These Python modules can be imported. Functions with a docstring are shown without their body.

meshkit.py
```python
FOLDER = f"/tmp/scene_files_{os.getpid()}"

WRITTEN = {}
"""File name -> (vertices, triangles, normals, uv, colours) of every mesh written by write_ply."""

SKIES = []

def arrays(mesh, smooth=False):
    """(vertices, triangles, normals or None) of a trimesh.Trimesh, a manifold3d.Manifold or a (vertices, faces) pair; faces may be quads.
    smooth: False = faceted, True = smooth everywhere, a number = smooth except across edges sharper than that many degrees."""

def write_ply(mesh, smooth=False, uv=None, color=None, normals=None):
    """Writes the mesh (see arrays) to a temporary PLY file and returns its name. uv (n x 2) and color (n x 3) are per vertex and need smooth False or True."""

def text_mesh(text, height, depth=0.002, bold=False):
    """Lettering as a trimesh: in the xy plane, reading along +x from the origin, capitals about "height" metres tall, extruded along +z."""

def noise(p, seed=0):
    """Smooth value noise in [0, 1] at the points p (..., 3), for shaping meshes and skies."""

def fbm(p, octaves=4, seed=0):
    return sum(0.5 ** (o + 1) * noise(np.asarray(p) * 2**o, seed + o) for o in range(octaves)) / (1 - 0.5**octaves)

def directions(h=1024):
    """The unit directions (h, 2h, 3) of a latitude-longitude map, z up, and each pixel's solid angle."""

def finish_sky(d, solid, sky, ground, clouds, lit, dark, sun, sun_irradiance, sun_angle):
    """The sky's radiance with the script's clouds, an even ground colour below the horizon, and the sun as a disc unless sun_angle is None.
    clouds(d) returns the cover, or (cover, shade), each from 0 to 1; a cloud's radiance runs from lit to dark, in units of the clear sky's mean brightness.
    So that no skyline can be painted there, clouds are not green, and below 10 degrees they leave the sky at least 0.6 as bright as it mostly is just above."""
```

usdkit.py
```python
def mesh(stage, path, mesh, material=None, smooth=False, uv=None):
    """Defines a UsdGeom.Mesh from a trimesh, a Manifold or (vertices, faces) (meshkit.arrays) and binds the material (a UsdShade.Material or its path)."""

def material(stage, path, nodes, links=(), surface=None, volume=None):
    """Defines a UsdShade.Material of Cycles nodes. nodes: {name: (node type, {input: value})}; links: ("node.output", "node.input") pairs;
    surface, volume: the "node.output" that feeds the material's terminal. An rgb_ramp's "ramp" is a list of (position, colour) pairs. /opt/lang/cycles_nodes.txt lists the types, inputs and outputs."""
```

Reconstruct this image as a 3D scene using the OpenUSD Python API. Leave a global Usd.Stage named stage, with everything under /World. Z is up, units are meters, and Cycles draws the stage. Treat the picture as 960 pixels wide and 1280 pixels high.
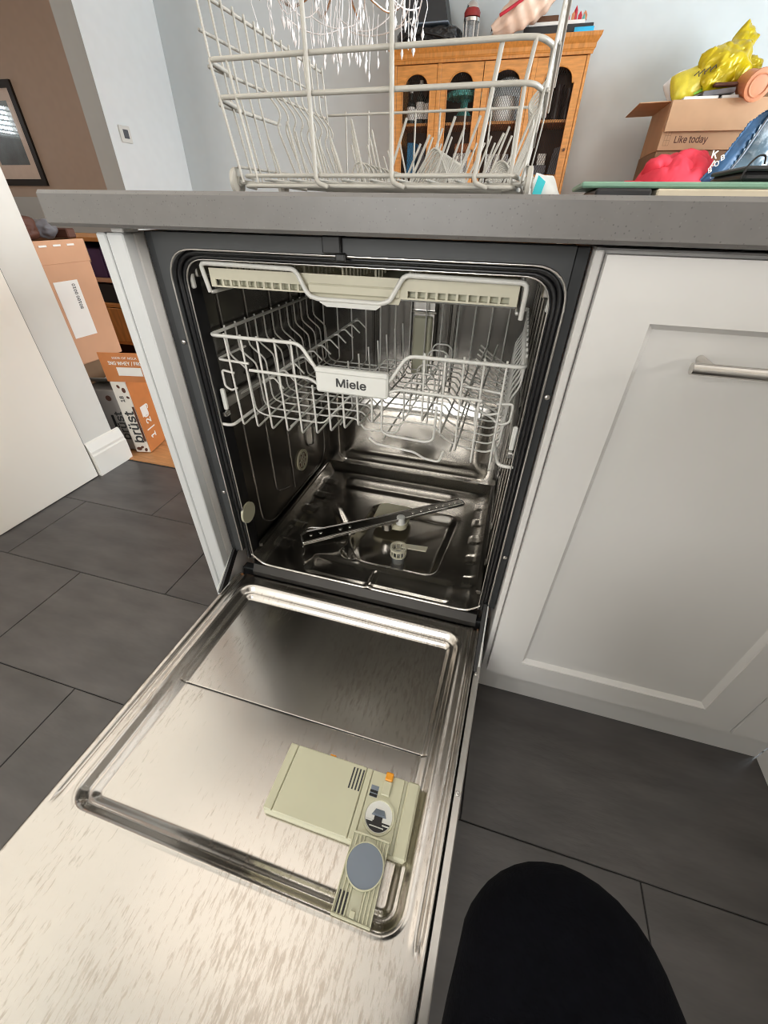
import math, random
import numpy as np, trimesh, manifold3d as m3, usdkit, meshkit
from pxr import Usd, UsdGeom, UsdLux, Gf, Sdf
from shapely.geometry import Polygon, box as sbox, LineString, Point
from shapely import affinity
from shapely.ops import unary_union

stage = Usd.Stage.CreateInMemory()
UsdGeom.SetStageUpAxis(stage, UsdGeom.Tokens.z)
UsdGeom.SetStageMetersPerUnit(stage, 1.0)
UsdGeom.Xform.Define(stage, '/World'); UsdGeom.Scope.Define(stage, '/World/Looks')
rnd = random.Random(7); PI = math.pi

# ------------------------------------------------------------------ camera, sky, lights, exposure
EXPOSURE = -0.16
F_PX, PITCH, YAW, ROLL, EYE = 508.0, 0.6422812, 0.2722714, 0.0183260, 0.905
def camera():
    cy, sy, cp, sp = math.cos(YAW), math.sin(YAW), math.cos(PITCH), math.sin(PITCH)
    fw = np.array([-sy*cp, cy*cp, -sp]); rt = np.array([cy, sy, 0.]); up = np.cross(rt, fw)
    c, s = math.cos(ROLL), math.sin(ROLL); rt, up = c*rt + s*up, -s*rt + c*up
    cam = UsdGeom.Camera.Define(stage, '/World/camera')
    m = Gf.Matrix4d(*rt, 0, *up, 0, *(-fw), 0, 0, 0, EYE, 1)
    cam.AddTransformOp().Set(m)
    cam.CreateHorizontalApertureAttr(36.0); cam.CreateVerticalApertureAttr(48.0)
    cam.CreateFocalLengthAttr(36.0*F_PX/960); cam.CreateClippingRangeAttr(Gf.Vec2f(0.005, 100))
    cam.CreateExposureAttr(EXPOSURE)
camera()
dome = UsdLux.DomeLight.Define(stage, '/World/sky_dome'); dome.CreateIntensityAttr(0.6); dome.CreateColorAttr(Gf.Vec3f(.8, .9, 1))
def rect(name, c, d, w, h, power, col):
    """a rectangular light at c shining along d"""
    l = UsdLux.RectLight.Define(stage, '/World/' + name); d = np.array(d, float); d /= np.linalg.norm(d)
    up = np.array([0, 0, 1.]) if abs(d[2]) < .9 else np.array([0, 1., 0]); x = np.cross(up, -d); x /= np.linalg.norm(x); y = np.cross(-d, x)
    l.AddTransformOp().Set(Gf.Matrix4d(*x, 0, *y, 0, *(-d), 0, *c, 1))
    l.CreateWidthAttr(w); l.CreateHeightAttr(h); l.CreateIntensityAttr(power); l.CreateColorAttr(Gf.Vec3f(*col))
DAY, WARM = (.83, .93, 1.0), (1.0, .86, .68)
rect('daylight_dining', (3.36, 2.5, 1.5), (-1, 0, 0), 2.2, 1.5, 23, DAY)       # outside the dining window on the right wall
rect('daylight_kitchen', (3.36, -.4, 1.65), (-1, 0, 0), 1.5, 1.1, 29, (1, .95, .89))  # outside the kitchen window on the right wall
rect('daylight_front', (-.8, -2.76, 1.5), (0, 1, 0), 1.35, 1.5, 11, (1, .98, .94))        # outside the patio window behind the camera
rect('daylight_blinds', (-8.65, 4.6, 1.97), (1, 0, 0), 1.4, .5, 16, DAY)       # outside the blind window of the far room
rect('daylight_far', (-5.5, .82, 1.6), (0, 1, 0), 2.0, 1.4, 9.5, (1, .97, .93))   # outside the front window of the far room

# ------------------------------------------------------------------ helpers: materials
MAT = {}
def mat(name, col, rough=.5, metal=0., var=.06, scale=12., bump=0., bscale=60., spec=.5, stretch=(1, 1, 1), extra=None, **kw):
    """a principled material whose colour and roughness vary with noise"""
    lo = tuple(max(0, c*(1-var)) for c in col); hi = tuple(min(1, c*(1+var)) for c in col)
    nodes = {'tc': ('texture_coordinate', {}), 'mp': ('mapping', {'scale': stretch}), 'n': ('noise_texture', {'scale': scale, 'detail': 4.}),
             'r': ('rgb_ramp', {'ramp': [(.3, lo), (.7, hi)]}),
             'p': ('principled_bsdf', {'roughness': rough, 'metallic': metal, 'specular_ior_level': spec, **kw})}
    links = [('tc.object', 'mp.vector'), ('mp.vector', 'n.vector'), ('n.fac', 'r.fac'), ('r.color', 'p.base_color')]
    if bump:
        nodes['bn'] = ('noise_texture', {'scale': bscale, 'detail': 3.}); nodes['b'] = ('bump', {'strength': bump, 'distance': .002})
        links += [('mp.vector', 'bn.vector'), ('bn.fac', 'b.height'), ('b.normal', 'p.normal')]
    if extra: extra(nodes, links)
    MAT[name] = usdkit.material(stage, '/World/Looks/' + name, nodes, links, surface='p.BSDF')
    return MAT[name]
def speckle(dark, light, sc=260.):
    def f(nodes, links):
        nodes['v'] = ('voronoi_texture', {'scale': sc}); nodes['vr'] = ('rgb_ramp', {'ramp': [(.0, (1, 1, 1)), (.16, (1, 1, 1)), (.24, (0, 0, 0)), (1, (0, 0, 0))]})
        nodes['w'] = ('separate_color', {}); nodes['wm'] = ('mix', {'color1': dark, 'color2': light}); nodes['mm'] = ('mix', {})
        links += [('tc.object', 'v.vector'), ('v.distance', 'vr.fac'), ('v.color', 'w.color'), ('w.r', 'wm.fac'), ('vr.color', 'mm.fac'), ('r.color', 'mm.color1'), ('wm.color', 'mm.color2')]
        links.remove(('r.color', 'p.base_color')); links.append(('mm.color', 'p.base_color'))
    return f
def mineral_streaks(nodes, links):                 # dried mineral deposit on steel: dull beige streaks that run along y
    nodes['m2'] = ('mapping', {'scale': (210., 40., 40.), 'rotation': (0, 0, .10)}); nodes['s'] = ('noise_texture', {'scale': 1., 'detail': 6., 'roughness': .7})
    nodes['sx'] = ('separate_xyz', {}); nodes['gy'] = ('math', {'math_type': 'multiply_add', 'value2': -.07, 'value3': -.04}); nodes['ad2'] = ('math', {'math_type': 'add'}); nodes['m3'] = ('mapping', {'scale': (5., 3.2, 3.)}); nodes['s2'] = ('noise_texture', {'scale': 1., 'detail': 2.})
    nodes['a'] = ('math', {'math_type': 'multiply_add', 'value2': .55, 'value3': -.03}); nodes['ad'] = ('math', {'math_type': 'add'})
    nodes['sr'] = ('rgb_ramp', {'ramp': [(.0, (0, 0, 0)), (.80, (0, 0, 0)), (.92, (1, 1, 1)), (1, (1, 1, 1))]})
    nodes['mx'] = ('mix', {'color2': (.33, .265, .205)}); nodes['rm'] = ('map_range', {'to_min': .215, 'to_max': .25}); nodes['fm'] = ('math', {'math_type': 'multiply', 'value2': .5})
    links += [('tc.object', 'm2.vector'), ('m2.vector', 's.vector'), ('tc.object', 'm3.vector'), ('m3.vector', 's2.vector'), ('s2.fac', 'a.value1'), ('tc.object', 'sx.vector'), ('sx.y', 'gy.value1'), ('a.value', 'ad2.value1'), ('gy.value', 'ad2.value2'), ('ad2.value', 'ad.value1'), ('s.fac', 'ad.value2'),
              ('ad.value', 'sr.fac'), ('sr.color', 'fm.value1'), ('fm.value', 'mx.fac'), ('r.color', 'mx.color1'), ('sr.color', 'rm.value'), ('rm.result', 'p.roughness'), ('mx.color', 'p.base_color')]
    links.remove(('r.color', 'p.base_color'))
mat('wall_grey', (.63, .685, .70), .75, bump=.1, var=.015)
mat('wall_white', (.82, .86, .87), .75, bump=.1, var=.015)
mat('wall_greige', (.29, .285, .26), .75, bump=.1, var=.015)
mat('wall_tan', (.30, .215, .155), .75, bump=.1, var=.03)
mat('wall_cream', (.69, .675, .63), .6, bump=.08, var=.012)
mat('ceiling_white', (.84, .83, .80), .8, var=.01)
mat('trim_white', (.80, .77, .71), .4, var=.02)
mat('cabinet_white', (.70, .685, .665), .42, var=.015, scale=5)
mat('panel_cream', (.88, .83, .75), .45, var=.01, scale=3)
mat('panel_grey', (.60, .61, .61), .45, var=.015)
mat('quartz_grey', (.165, .157, .150), .33, var=.05, scale=40, extra=speckle((.10, .095, .09), (.195, .187, .18)))
mat('tile_a', (.080, .074, .071), .38, spec=.6, var=.28, scale=5, bump=.25, bscale=40, stretch=(1, 3, 1))
mat('tile_b', (.087, .080, .077), .38, spec=.6, var=.25, scale=7, bump=.25, bscale=40, stretch=(1, 3, 1))
mat('tile_c', (.074, .068, .066), .38, spec=.6, var=.3, scale=6, bump=.25, bscale=40, stretch=(1, 3, 1))
mat('grout', (.028, .027, .027), .8)
mat('wood_floor', (.52, .25, .10), .35, var=.22, scale=6, stretch=(2, 30, 1))
mat('steel_sill', (.05, .047, .044), .5, 1)
mat('steel_door', (.62, .59, .55), .215, 1, var=.04, scale=3, extra=mineral_streaks)
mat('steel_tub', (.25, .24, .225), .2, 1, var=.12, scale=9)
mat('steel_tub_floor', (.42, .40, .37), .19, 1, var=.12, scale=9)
mat('steel_plain', (.62, .60, .57), .25, 1, var=.05)
mat('steel_bright', (.75, .74, .72), .14, 1, var=.03)
mat('handle_steel', (.62, .59, .55), .22, 1, var=.03)
mat('frame_grey', (.050, .053, .055), .45, var=.06)
mat('frame_dark', (.026, .028, .03), .5, var=.06)
mat('rubber_black', (.008, .008, .009), .32, var=.1)
mat('black_plastic', (.012, .012, .013), .4, var=.1)
mat('wire_white', (.43, .41, .365), .38, var=.05)
mat('wire_inner', (.66, .65, .61), .35, var=.05)
mat('plastic_white', (.74, .74, .70), .4, var=.02)
mat('plastic_cream', (.60, .56, .41), .45, var=.06, scale=20)
mat('tray_cream', (.57, .54, .42), .45, var=.05)
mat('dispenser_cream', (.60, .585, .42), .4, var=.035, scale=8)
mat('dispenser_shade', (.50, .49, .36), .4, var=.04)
mat('cap_grey', (.20, .235, .285), .45, var=.05)
mat('orange_plastic', (.90, .36, .02), .4, var=.06)
mat('ink_dark', (.05, .05, .05), .6)
mat('ink_white', (.85, .84, .80), .6)
mat('oak', (.54, .225, .05), .4, var=.2, scale=5, stretch=(12, 12, 2))
mat('oak_side', (.60, .26, .065), .4, var=.2, scale=5, stretch=(2, 12, 12))
mat('oak_dark', (.10, .042, .018), .6, var=.25, scale=6)
mat('mesh_dark', (.035, .03, .025), .5, metal=.3)
mat('cardboard', (.52, .32, .185), .8, var=.06, scale=8, bump=.15)
mat('cardboard_pink', (.60, .335, .20), .8, var=.05, scale=6, bump=.15)
mat('cardboard_dark', (.26, .155, .085), .8, var=.1)
mat('paper_white', (.84, .82, .78), .7, var=.02)
mat('carton_white', (.80, .76, .69), .55, var=.02)
mat('carton_grey', (.36, .34, .325), .6, var=.05)
mat('carton_orange', (.56, .20, .06), .5, var=.08)
mat('choc_brown', (.10, .035, .02), .6, var=.2)
mat('plum', (.07, .025, .09), .6, var=.15)
mat('yellow_foil', (.55, .42, .006), .24, var=.16, scale=14, bump=.9, bscale=22, metal=.15)
mat('candy_yellow', (.66, .54, .04), .3, var=.12, scale=30, bump=.4)
mat('green_print', (.25, .62, .06), .35, var=.15)
mat('red_cloth', (.80, .05, .085), .75, var=.12, scale=10)
mat('red_trim', (.50, .02, .04), .6, var=.1)
mat('navy_bag', (.035, .115, .25), .4, var=.2, scale=10)
def shine_creases(nodes, links):
    nodes['w'] = ('noise_texture', {'scale': 7., 'detail': 6., 'roughness': .7, 'distortion': 1.6}); nodes['wr'] = ('rgb_ramp', {'ramp': [(.5, (0, 0, 0)), (.62, (1, 1, 1)), (1, (1, 1, 1))]}); nodes['mx'] = ('mix', {'color2': (.42, .52, .60)})
    links += [('tc.object', 'w.vector'), ('w.fac', 'wr.fac'), ('wr.color', 'mx.fac'), ('r.color', 'mx.color1'), ('mx.color', 'p.base_color')]; links.remove(('r.color', 'p.base_color'))
mat('vinyl_blue', (.10, .16, .21), .22, var=.3, scale=9, bump=.6, bscale=16, extra=shine_creases)
mat('green_board', (.20, .36, .26), .4, var=.06)
mat('beige_board', (.56, .49, .37), .5, var=.06)
mat('terracotta', (.62, .235, .11), .5, var=.1)
mat('teal_glaze', (.10, .40, .36), .25, var=.08)
mat('aqua_print', (.05, .66, .75), .3, var=.1)
mat('china_white', (.86, .86, .84), .25, var=.02)
mat('bottle_glass', (.012, .016, .012), .12)
mat('vase_brown', (.07, .04, .035), .3, var=.2)
mat('label_white', (.82, .81, .78), .5, var=.03)
mat('blue_book', (.03, .25, .52), .5, var=.1)
mat('cyan_book', (.03, .45, .75), .5, var=.1)
mat('grey_stone', (.17, .165, .18), .5, var=.25)
mat('shell_pink', (.80, .60, .47), .4, var=.16, scale=10)
mat('crystal_white', (.86, .86, .86), .12, var=.02, specular_tint=(1, 1, 1))
mat('silver', (.75, .74, .73), .16, 1)
mat('ruby', (.32, .03, .03), .2, var=.2)
mat('clear_glass', (.80, .84, .86), .05, transmission_weight=.85)
mat('black_leather', (.010, .010, .011), .28, bump=.7, bscale=25)
mat('screen_dark', (.10, .105, .12), .3)
mat('frame_black', (.020, .014, .010), .5, spec=.15)
mat('mat_board', (.47, .36, .28), .5, var=.05)
mat('art_print', (.05, .065, .065), .4, var=.45, scale=5)
mat('trouser_black', (.0028, .003, .0046), .95, var=.25, scale=160, bump=.3, bscale=400, spec=.06)
mat('jumper_grey', (.10, .10, .11), .9, bump=.3, bscale=200)
mat('skin', (.58, .36, .26), .5, var=.05)
mat('hair_brown', (.04, .025, .015), .5, var=.3, scale=60)
mat('shoe_black', (.02, .02, .02), .5)
mat('blind_white', (.80, .80, .78), .5)
MAT['pane'] = usdkit.material(stage, '/World/Looks/pane', {'t': ('transparent_bsdf', {}), 'g': ('glossy_bsdf', {'roughness': .02, 'color': (1, 1, 1)}), 'ge': ('geometry', {}), 'i': ('math', {'math_type': 'multiply_add', 'value2': -.8333, 'value3': 1.5}), 'f': ('fresnel', {}), 'm': ('mix_closure', {})},
                              [('ge.backfacing', 'i.value1'), ('i.value', 'f.IOR'), ('f.fac', 'm.fac'), ('t.BSDF', 'm.closure1'), ('g.BSDF', 'm.closure2')], surface='m.closure')
MAT['lamp_glow'] = usdkit.material(stage, '/World/Looks/lamp_glow', {'e': ('emission', {'color': (1, .91, .80), 'strength': 1.9})}, [], surface='e.emission')

# ------------------------------------------------------------------ helpers: objects and shapes
COUNT, BASE = {}, {}
def numbered(parent, name):
    k = (parent, name); n = COUNT.get(k, 0); COUNT[k] = n + 1
    return f'{parent}/{name}' if n == 0 else f'{parent}/{name}_{n:03d}'
def tag(prim, label=None, cat=None, group=None, kind=None):
    for k, v in (('label', label), ('category', cat), ('group', group), ('kind', kind)):
        if v: prim.SetCustomDataByKey(k, v)
def thing(name, label, cat, loc=(0, 0, 0), group=None, kind=None):
    p = numbered('/World', name); x = UsdGeom.Xform.Define(stage, p); x.AddTranslateOp().Set(Gf.Vec3d(*map(float, loc)))
    tag(x.GetPrim(), label, cat, group, kind); BASE[p] = np.array(loc, float); return p
def add(parent, name, mesh, m, smooth=None, label=None, kind=None):
    """one mesh, modelled in world coordinates, as a part (or sub-part) of parent"""
    p = numbered(parent, name); base = BASE[parent]; BASE[p] = base
    v, f = tri(mesh)
    if '/slide_cover' in p: v = v + [0, 0, .0068]                          # the opened slide lies over the edge of the recess
    g = usdkit.mesh(stage, p, trimesh.Trimesh(v - base, f, process=False), MAT[m], smooth=smooth if smooth else False)
    tag(g.GetPrim(), label, None, None, kind); return p
def single(name, mesh, m, label=None, cat=None, group=None, kind=None, smooth=None):
    """a thing that is one mesh"""
    p = numbered('/World', name); v, f = tri(mesh); c = np.array([*(v.min(0) + v.max(0))[:2]/2, v[:, 2].min()])
    g = usdkit.mesh(stage, p, trimesh.Trimesh(v - c, f, process=False), MAT[m], smooth=smooth if smooth else False)
    g.AddTranslateOp().Set(Gf.Vec3d(*map(float, c))); tag(g.GetPrim(), label, cat, group, kind); BASE[p] = c; return p
def tri(mesh):
    if isinstance(mesh, (list, tuple)) and not (len(mesh) == 2 and isinstance(mesh[0], np.ndarray)): mesh = trimesh.util.concatenate([trimesh.Trimesh(*tri(x), process=False) for x in mesh])
    v, f, _ = meshkit.arrays(mesh); return v, f
def hull(pts):
    return trimesh.convex.convex_hull(np.array(pts, float))
def bx(x0, x1, y0, y1, z0, z1, c=.002):
    """a box with chamfered edges (44 triangles)"""
    lo = np.array([min(x0, x1), min(y0, y1), min(z0, z1)]); hi = np.array([max(x0, x1), max(y0, y1), max(z0, z1)])
    c = min(c, .45*float((hi - lo).min()))
    if c <= 0: return trimesh.creation.box(bounds=[lo, hi])
    pts = []
    for s in np.ndindex(2, 2, 2):
        p = np.where(s, hi, lo); d = np.where(s, -c, c)
        for k in range(3):
            q = p + d; q[k] = p[k]; pts.append(q)
    return hull(pts)
def rounded(pts, r, n=5):
    """polyline with its corners rounded"""
    pts = [np.array(p, float) for p in pts]; out = [pts[0]]
    for a, b, c in zip(pts, pts[1:], pts[2:]):
        u, v = a - b, c - b; lu, lv = np.linalg.norm(u), np.linalg.norm(v); d = min(r, .45*lu, .45*lv)
        p, q = b + u/lu*d, b + v/lv*d
        for t in np.linspace(0, 1, n): out.append((1-t)**2*p + 2*t*(1-t)*b + t*t*q)
    return out + [pts[-1]]
def tube(pts, r, n=7, fil=0.0, closed=False, seg=4, taper=None):
    p = rounded(pts, fil, seg) if fil else [np.array(q, float) for q in pts]
    p = [q for i, q in enumerate(p) if i == 0 or np.linalg.norm(q - p[i-1]) > 1e-6]; p = np.array(p); k = len(p)
    t = np.gradient(p, axis=0) if not closed else np.roll(p, -1, 0) - np.roll(p, 1, 0)
    t /= np.linalg.norm(t, axis=1, keepdims=True) + 1e-12
    ref = np.array([0, 0, 1.]) if abs(t[0][2]) < .9 else np.array([1., 0, 0]); u = np.cross(t[0], ref); u /= np.linalg.norm(u); V = []
    for i in range(k):
        u = u - t[i]*(u @ t[i]); u /= np.linalg.norm(u) + 1e-12; w = np.cross(t[i], u)
        rr = r if taper is None else r*(1 + (taper - 1)*i/(k - 1))
        V += [p[i] + rr*(math.cos(a)*u + math.sin(a)*w) for a in np.linspace(0, 2*PI, n, endpoint=False)]
    F = []
    for i in range(k if closed else k - 1):
        a0, b0 = i*n, ((i + 1) % k)*n
        for j in range(n):
            j2 = (j + 1) % n; F += [(a0 + j, a0 + j2, b0 + j2), (a0 + j, b0 + j2, b0 + j)]
    if not closed:
        V += [p[0], p[-1]]
        for j in range(n):
            j2 = (j + 1) % n; F += [(k*n, j2, j), (k*n + 1, (k-1)*n + j, (k-1)*n + j2)]
    return trimesh.Trimesh(np.array(V), np.array(F), process=False)
def ext(poly, d, plane='xy', at=0.):
    """polygon pushed out by d; plane xy: up from z=at; xz: polygon x,z, from y=at backwards; yz: from x=at to the right"""
    ps = getattr(poly, 'geoms', [poly]); ms = []
    for q in ps:
        m = trimesh.creation.extrude_polygon(q, d, engine='earcut'); v = m.vertices.copy(); f = m.faces.copy()
        if plane == 'xy': v = v + [0, 0, at]
        elif plane == 'xz': v = np.c_[v[:, 0], v[:, 2] + at, v[:, 1]]; f = f[:, ::-1]
        else: v = np.c_[v[:, 2] + at, v[:, 0], v[:, 1]]
        ms.append(trimesh.Trimesh(v, f, process=False))
    return trimesh.util.concatenate(ms)
def rrect(x0, y0, x1, y1, r, n=8):
    return sbox(x0 + r, y0 + r, x1 - r, y1 - r).buffer(r, quad_segs=n)
def lathe(prof, c, n=20, axis='z'):
    """profile of (radius, height) turned about an axis through c"""
    m = trimesh.creation.revolve(np.array(prof, float), sections=n); v = m.vertices
    if axis == 'x': v = np.c_[v[:, 2], v[:, 0], v[:, 1]]
    if axis == 'y': v = np.c_[v[:, 1], v[:, 2], v[:, 0]]
    return trimesh.Trimesh(v + np.array(c, float), m.faces, process=False)
def rot(mesh, ang, axis, c):
    v, f = tri(mesh); m = trimesh.Trimesh(v.copy(), f.copy(), process=False); m.apply_transform(trimesh.transformations.rotation_matrix(ang, axis, c)); return m
def place(mesh, o, ex, ey, ez):
    v, f = tri(mesh); return trimesh.Trimesh(np.array(o) + v @ np.array([ex, ey, ez], float), f, process=False)
def text(s, h, o, ex, ey, depth=.0006, bold=True, width=None, anchor='l'):
    m = meshkit.text_mesh(s, h, depth, bold); v = m.vertices.copy()
    if width: v[:, 0] *= width/(v[:, 0].max() - v[:, 0].min())
    if anchor == 'm': v[:, 0] -= (v[:, 0].max() + v[:, 0].min())/2
    ex = np.array(ex, float); ey = np.array(ey, float); ex /= np.linalg.norm(ex); ey /= np.linalg.norm(ey)
    return place((v, m.faces), o, ex, ey, np.cross(ex, ey))
def grid(xs, ys, zf, thick=.004):
    """a height field z = zf(X, Y) closed into a thin sheet"""
    X, Y = np.meshgrid(xs, ys, indexing='ij'); Z = zf(X, Y); nx, ny = len(xs), len(ys)
    top = np.c_[X.ravel(), Y.ravel(), Z.ravel()]; idx = np.arange(nx*ny).reshape(nx, ny)
    a, b, c, d = idx[:-1, :-1].ravel(), idx[1:, :-1].ravel(), idx[1:, 1:].ravel(), idx[:-1, 1:].ravel()
    f = np.r_[np.c_[a, b, c], np.c_[a, c, d]]; n = nx*ny
    rim = np.r_[idx[:, 0], idx[-1, 1:], idx[-2::-1, -1], idx[0, -2:0:-1]]; k = len(rim); low = top[rim] - [0, 0, thick]
    r2 = np.roll(np.arange(k), -1); g = np.r_[np.c_[rim, n + np.arange(k), n + r2], np.c_[rim, n + r2, rim[r2]]]
    return trimesh.Trimesh(np.r_[top, low], np.r_[f, g], process=False)
def sst(a, b, x):
    t = np.clip((x - a)/(b - a), 0, 1); return t*t*(3 - 2*t)
def sd_rrect(X, Y, x0, y0, x1, y1, r):
    qx = np.abs(X - (x0 + x1)/2) - (x1 - x0)/2 + r; qy = np.abs(Y - (y0 + y1)/2) - (y1 - y0)/2 + r
    return np.hypot(np.maximum(qx, 0), np.maximum(qy, 0)) + np.minimum(np.maximum(qx, qy), 0) - r
def body(bones, edge=.012, it=14):
    """one smooth skin over bones; each bone joins two balls (p, r)"""
    parts = []
    for (p, r), (q, s) in bones:
        parts.append(m3.Manifold.batch_hull([m3.Manifold.sphere(r, 20).translate(p), m3.Manifold.sphere(s, 20).translate(q)]))
    u = m3.Manifold.batch_boolean(parts, m3.OpType.Add).refine_to_length(edge).to_mesh()
    m = trimesh.Trimesh(u.vert_properties[:, :3], u.tri_verts); trimesh.smoothing.filter_taubin(m, iterations=it); return m
def crumple(mesh, amp, sc, seed=0):
    v, f = tri(mesh); m = trimesh.Trimesh(v, f); n = m.vertex_normals; k = meshkit.fbm(m.vertices*sc, 4, seed) - .5
    k2 = np.abs(meshkit.fbm(m.vertices*sc*1.7 + 5, 3, seed + 3) - .5)
    m.vertices = m.vertices + n*(amp*(2*k - 2.2*k2))[:, None]; return m
def blob(c, r, amp=.0, sc=10, sub=4, seed=0, p=2.0):
    m = trimesh.creation.icosphere(subdivisions=sub); v = m.vertices
    if p != 2: v = v/(np.abs(v)**p).sum(1, keepdims=True)**(1/p)
    m.vertices = v*np.array(r) + np.array(c); return crumple(m, amp, sc, seed) if amp else m

# ------------------------------------------------------------------ the setting
def structure(name, mesh, m): return single(name, mesh, m, kind='structure')
CEIL = 2.9
fl = thing('floor', 'dark grey large rectangular floor tiles in a half-offset bond', None, (0, 0, 0), kind='structure')
add(fl, 'grout_bed', bx(-1.75, 3.3, -2.7, 1.215, -.03, -.0025, 0), 'grout')
k = 0
for j in range(-8, 5):
    y0 = .294 + .3*(j - 1); y1 = min(y0 + .3, 1.205) - .0012
    off = -1.125 if j % 2 else -.82
    for i in range(-2, 5):
        x0 = max(off + .6*i, -1.75); x1 = min(off + .6*(i + 1), 1.3)
        if x1 - x0 < .05 or y1 - y0 < .02 or y0 < -2.45: continue
        add(fl, 'tile', bx(x0 + .0012, x1 - .0012, y0 + .0012, y1, -.01, 0, .0008), 'tile_' + 'abc'[(i*2 + j + k) % 3]); k += 1
wf = thing('wood_floor', 'orange brown wooden floorboards of the room beyond the kitchen', None, (0, 1.2, 0), kind='structure')
add(wf, 'subfloor', bx(-8.6, 3.2, 1.205, 5.7, -.03, -.006, 0), 'oak_dark')
add(wf, 'threshold', bx(-1.75, -.55, 1.205, 1.235, -.006, .003, .002), 'wood_floor')
for i in range(37):
    y0 = 1.237 + .12*i
    for (a, b) in ((-8.6, -3.3 - .4*(i % 3)), (-3.3 - .4*(i % 3), -.4 + .3*(i % 2)), (-.4 + .3*(i % 2), 3.2)):
        add(wf, 'floorboard', bx(a + .0007, b - .0007, y0 + .0007, y0 + .1193, -.006, 0, .0006), 'wood_floor')
structure('ceiling', bx(-8.7, 3.35, -2.7, 5.75, CEIL, CEIL + .1, 0), 'ceiling_white')
def wall_open(name, m, plane, at, th, a0, a1, holes):
    p = sbox(a0, -.03, a1, CEIL)
    for h in holes: p = p.difference(sbox(*h))
    structure(name, ext(p, th, plane, at), m)
wall_open('wall_back', 'wall_grey', 'xz', 5.05, .12, -3.95, 3.35, [])
structure('wall_return', bx(-3.95, -3.74, 4.05, 5.05, 0, CEIL, .002), 'wall_white')
structure('wall_return_end', bx(-3.952, -3.742, 4.044, 4.052, 0, CEIL, .001), 'wall_greige')
structure('wall_far', bx(-8.7, -3.95, 5.6, 5.72, 0, CEIL, 0), 'wall_tan')
structure('trim_1', bx(-8.6, -3.97, 5.55, 5.6, .0, .955, .004), 'wall_greige')
wall_open('wall_far_left', 'wall_tan', 'yz', -8.62, .12, 1.0, 5.72, [(3.9, 1.74, 5.3, 2.2)])
wall_open('wall_far_front', 'wall_tan', 'xz', 1.0, .12, -8.6, -1.7, [(-6.5, .9, -4.5, 2.3)])
structure('wall_left', bx(-1.68, -1.53, -2.6, 1.196, 0, CEIL, .003), 'wall_cream')
wall_open('wall_right', 'wall_grey', 'yz', 3.2, .12, -2.7, 5.2, [(1.4, .75, 3.6, 2.25), (-1.15, 1.1, .35, 2.2)])
wall_open('wall_front', 'wall_cream', 'xz', -2.6, .12, -1.7, 3.35, [(-1.475, .75, -.125, 2.25)])
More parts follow.
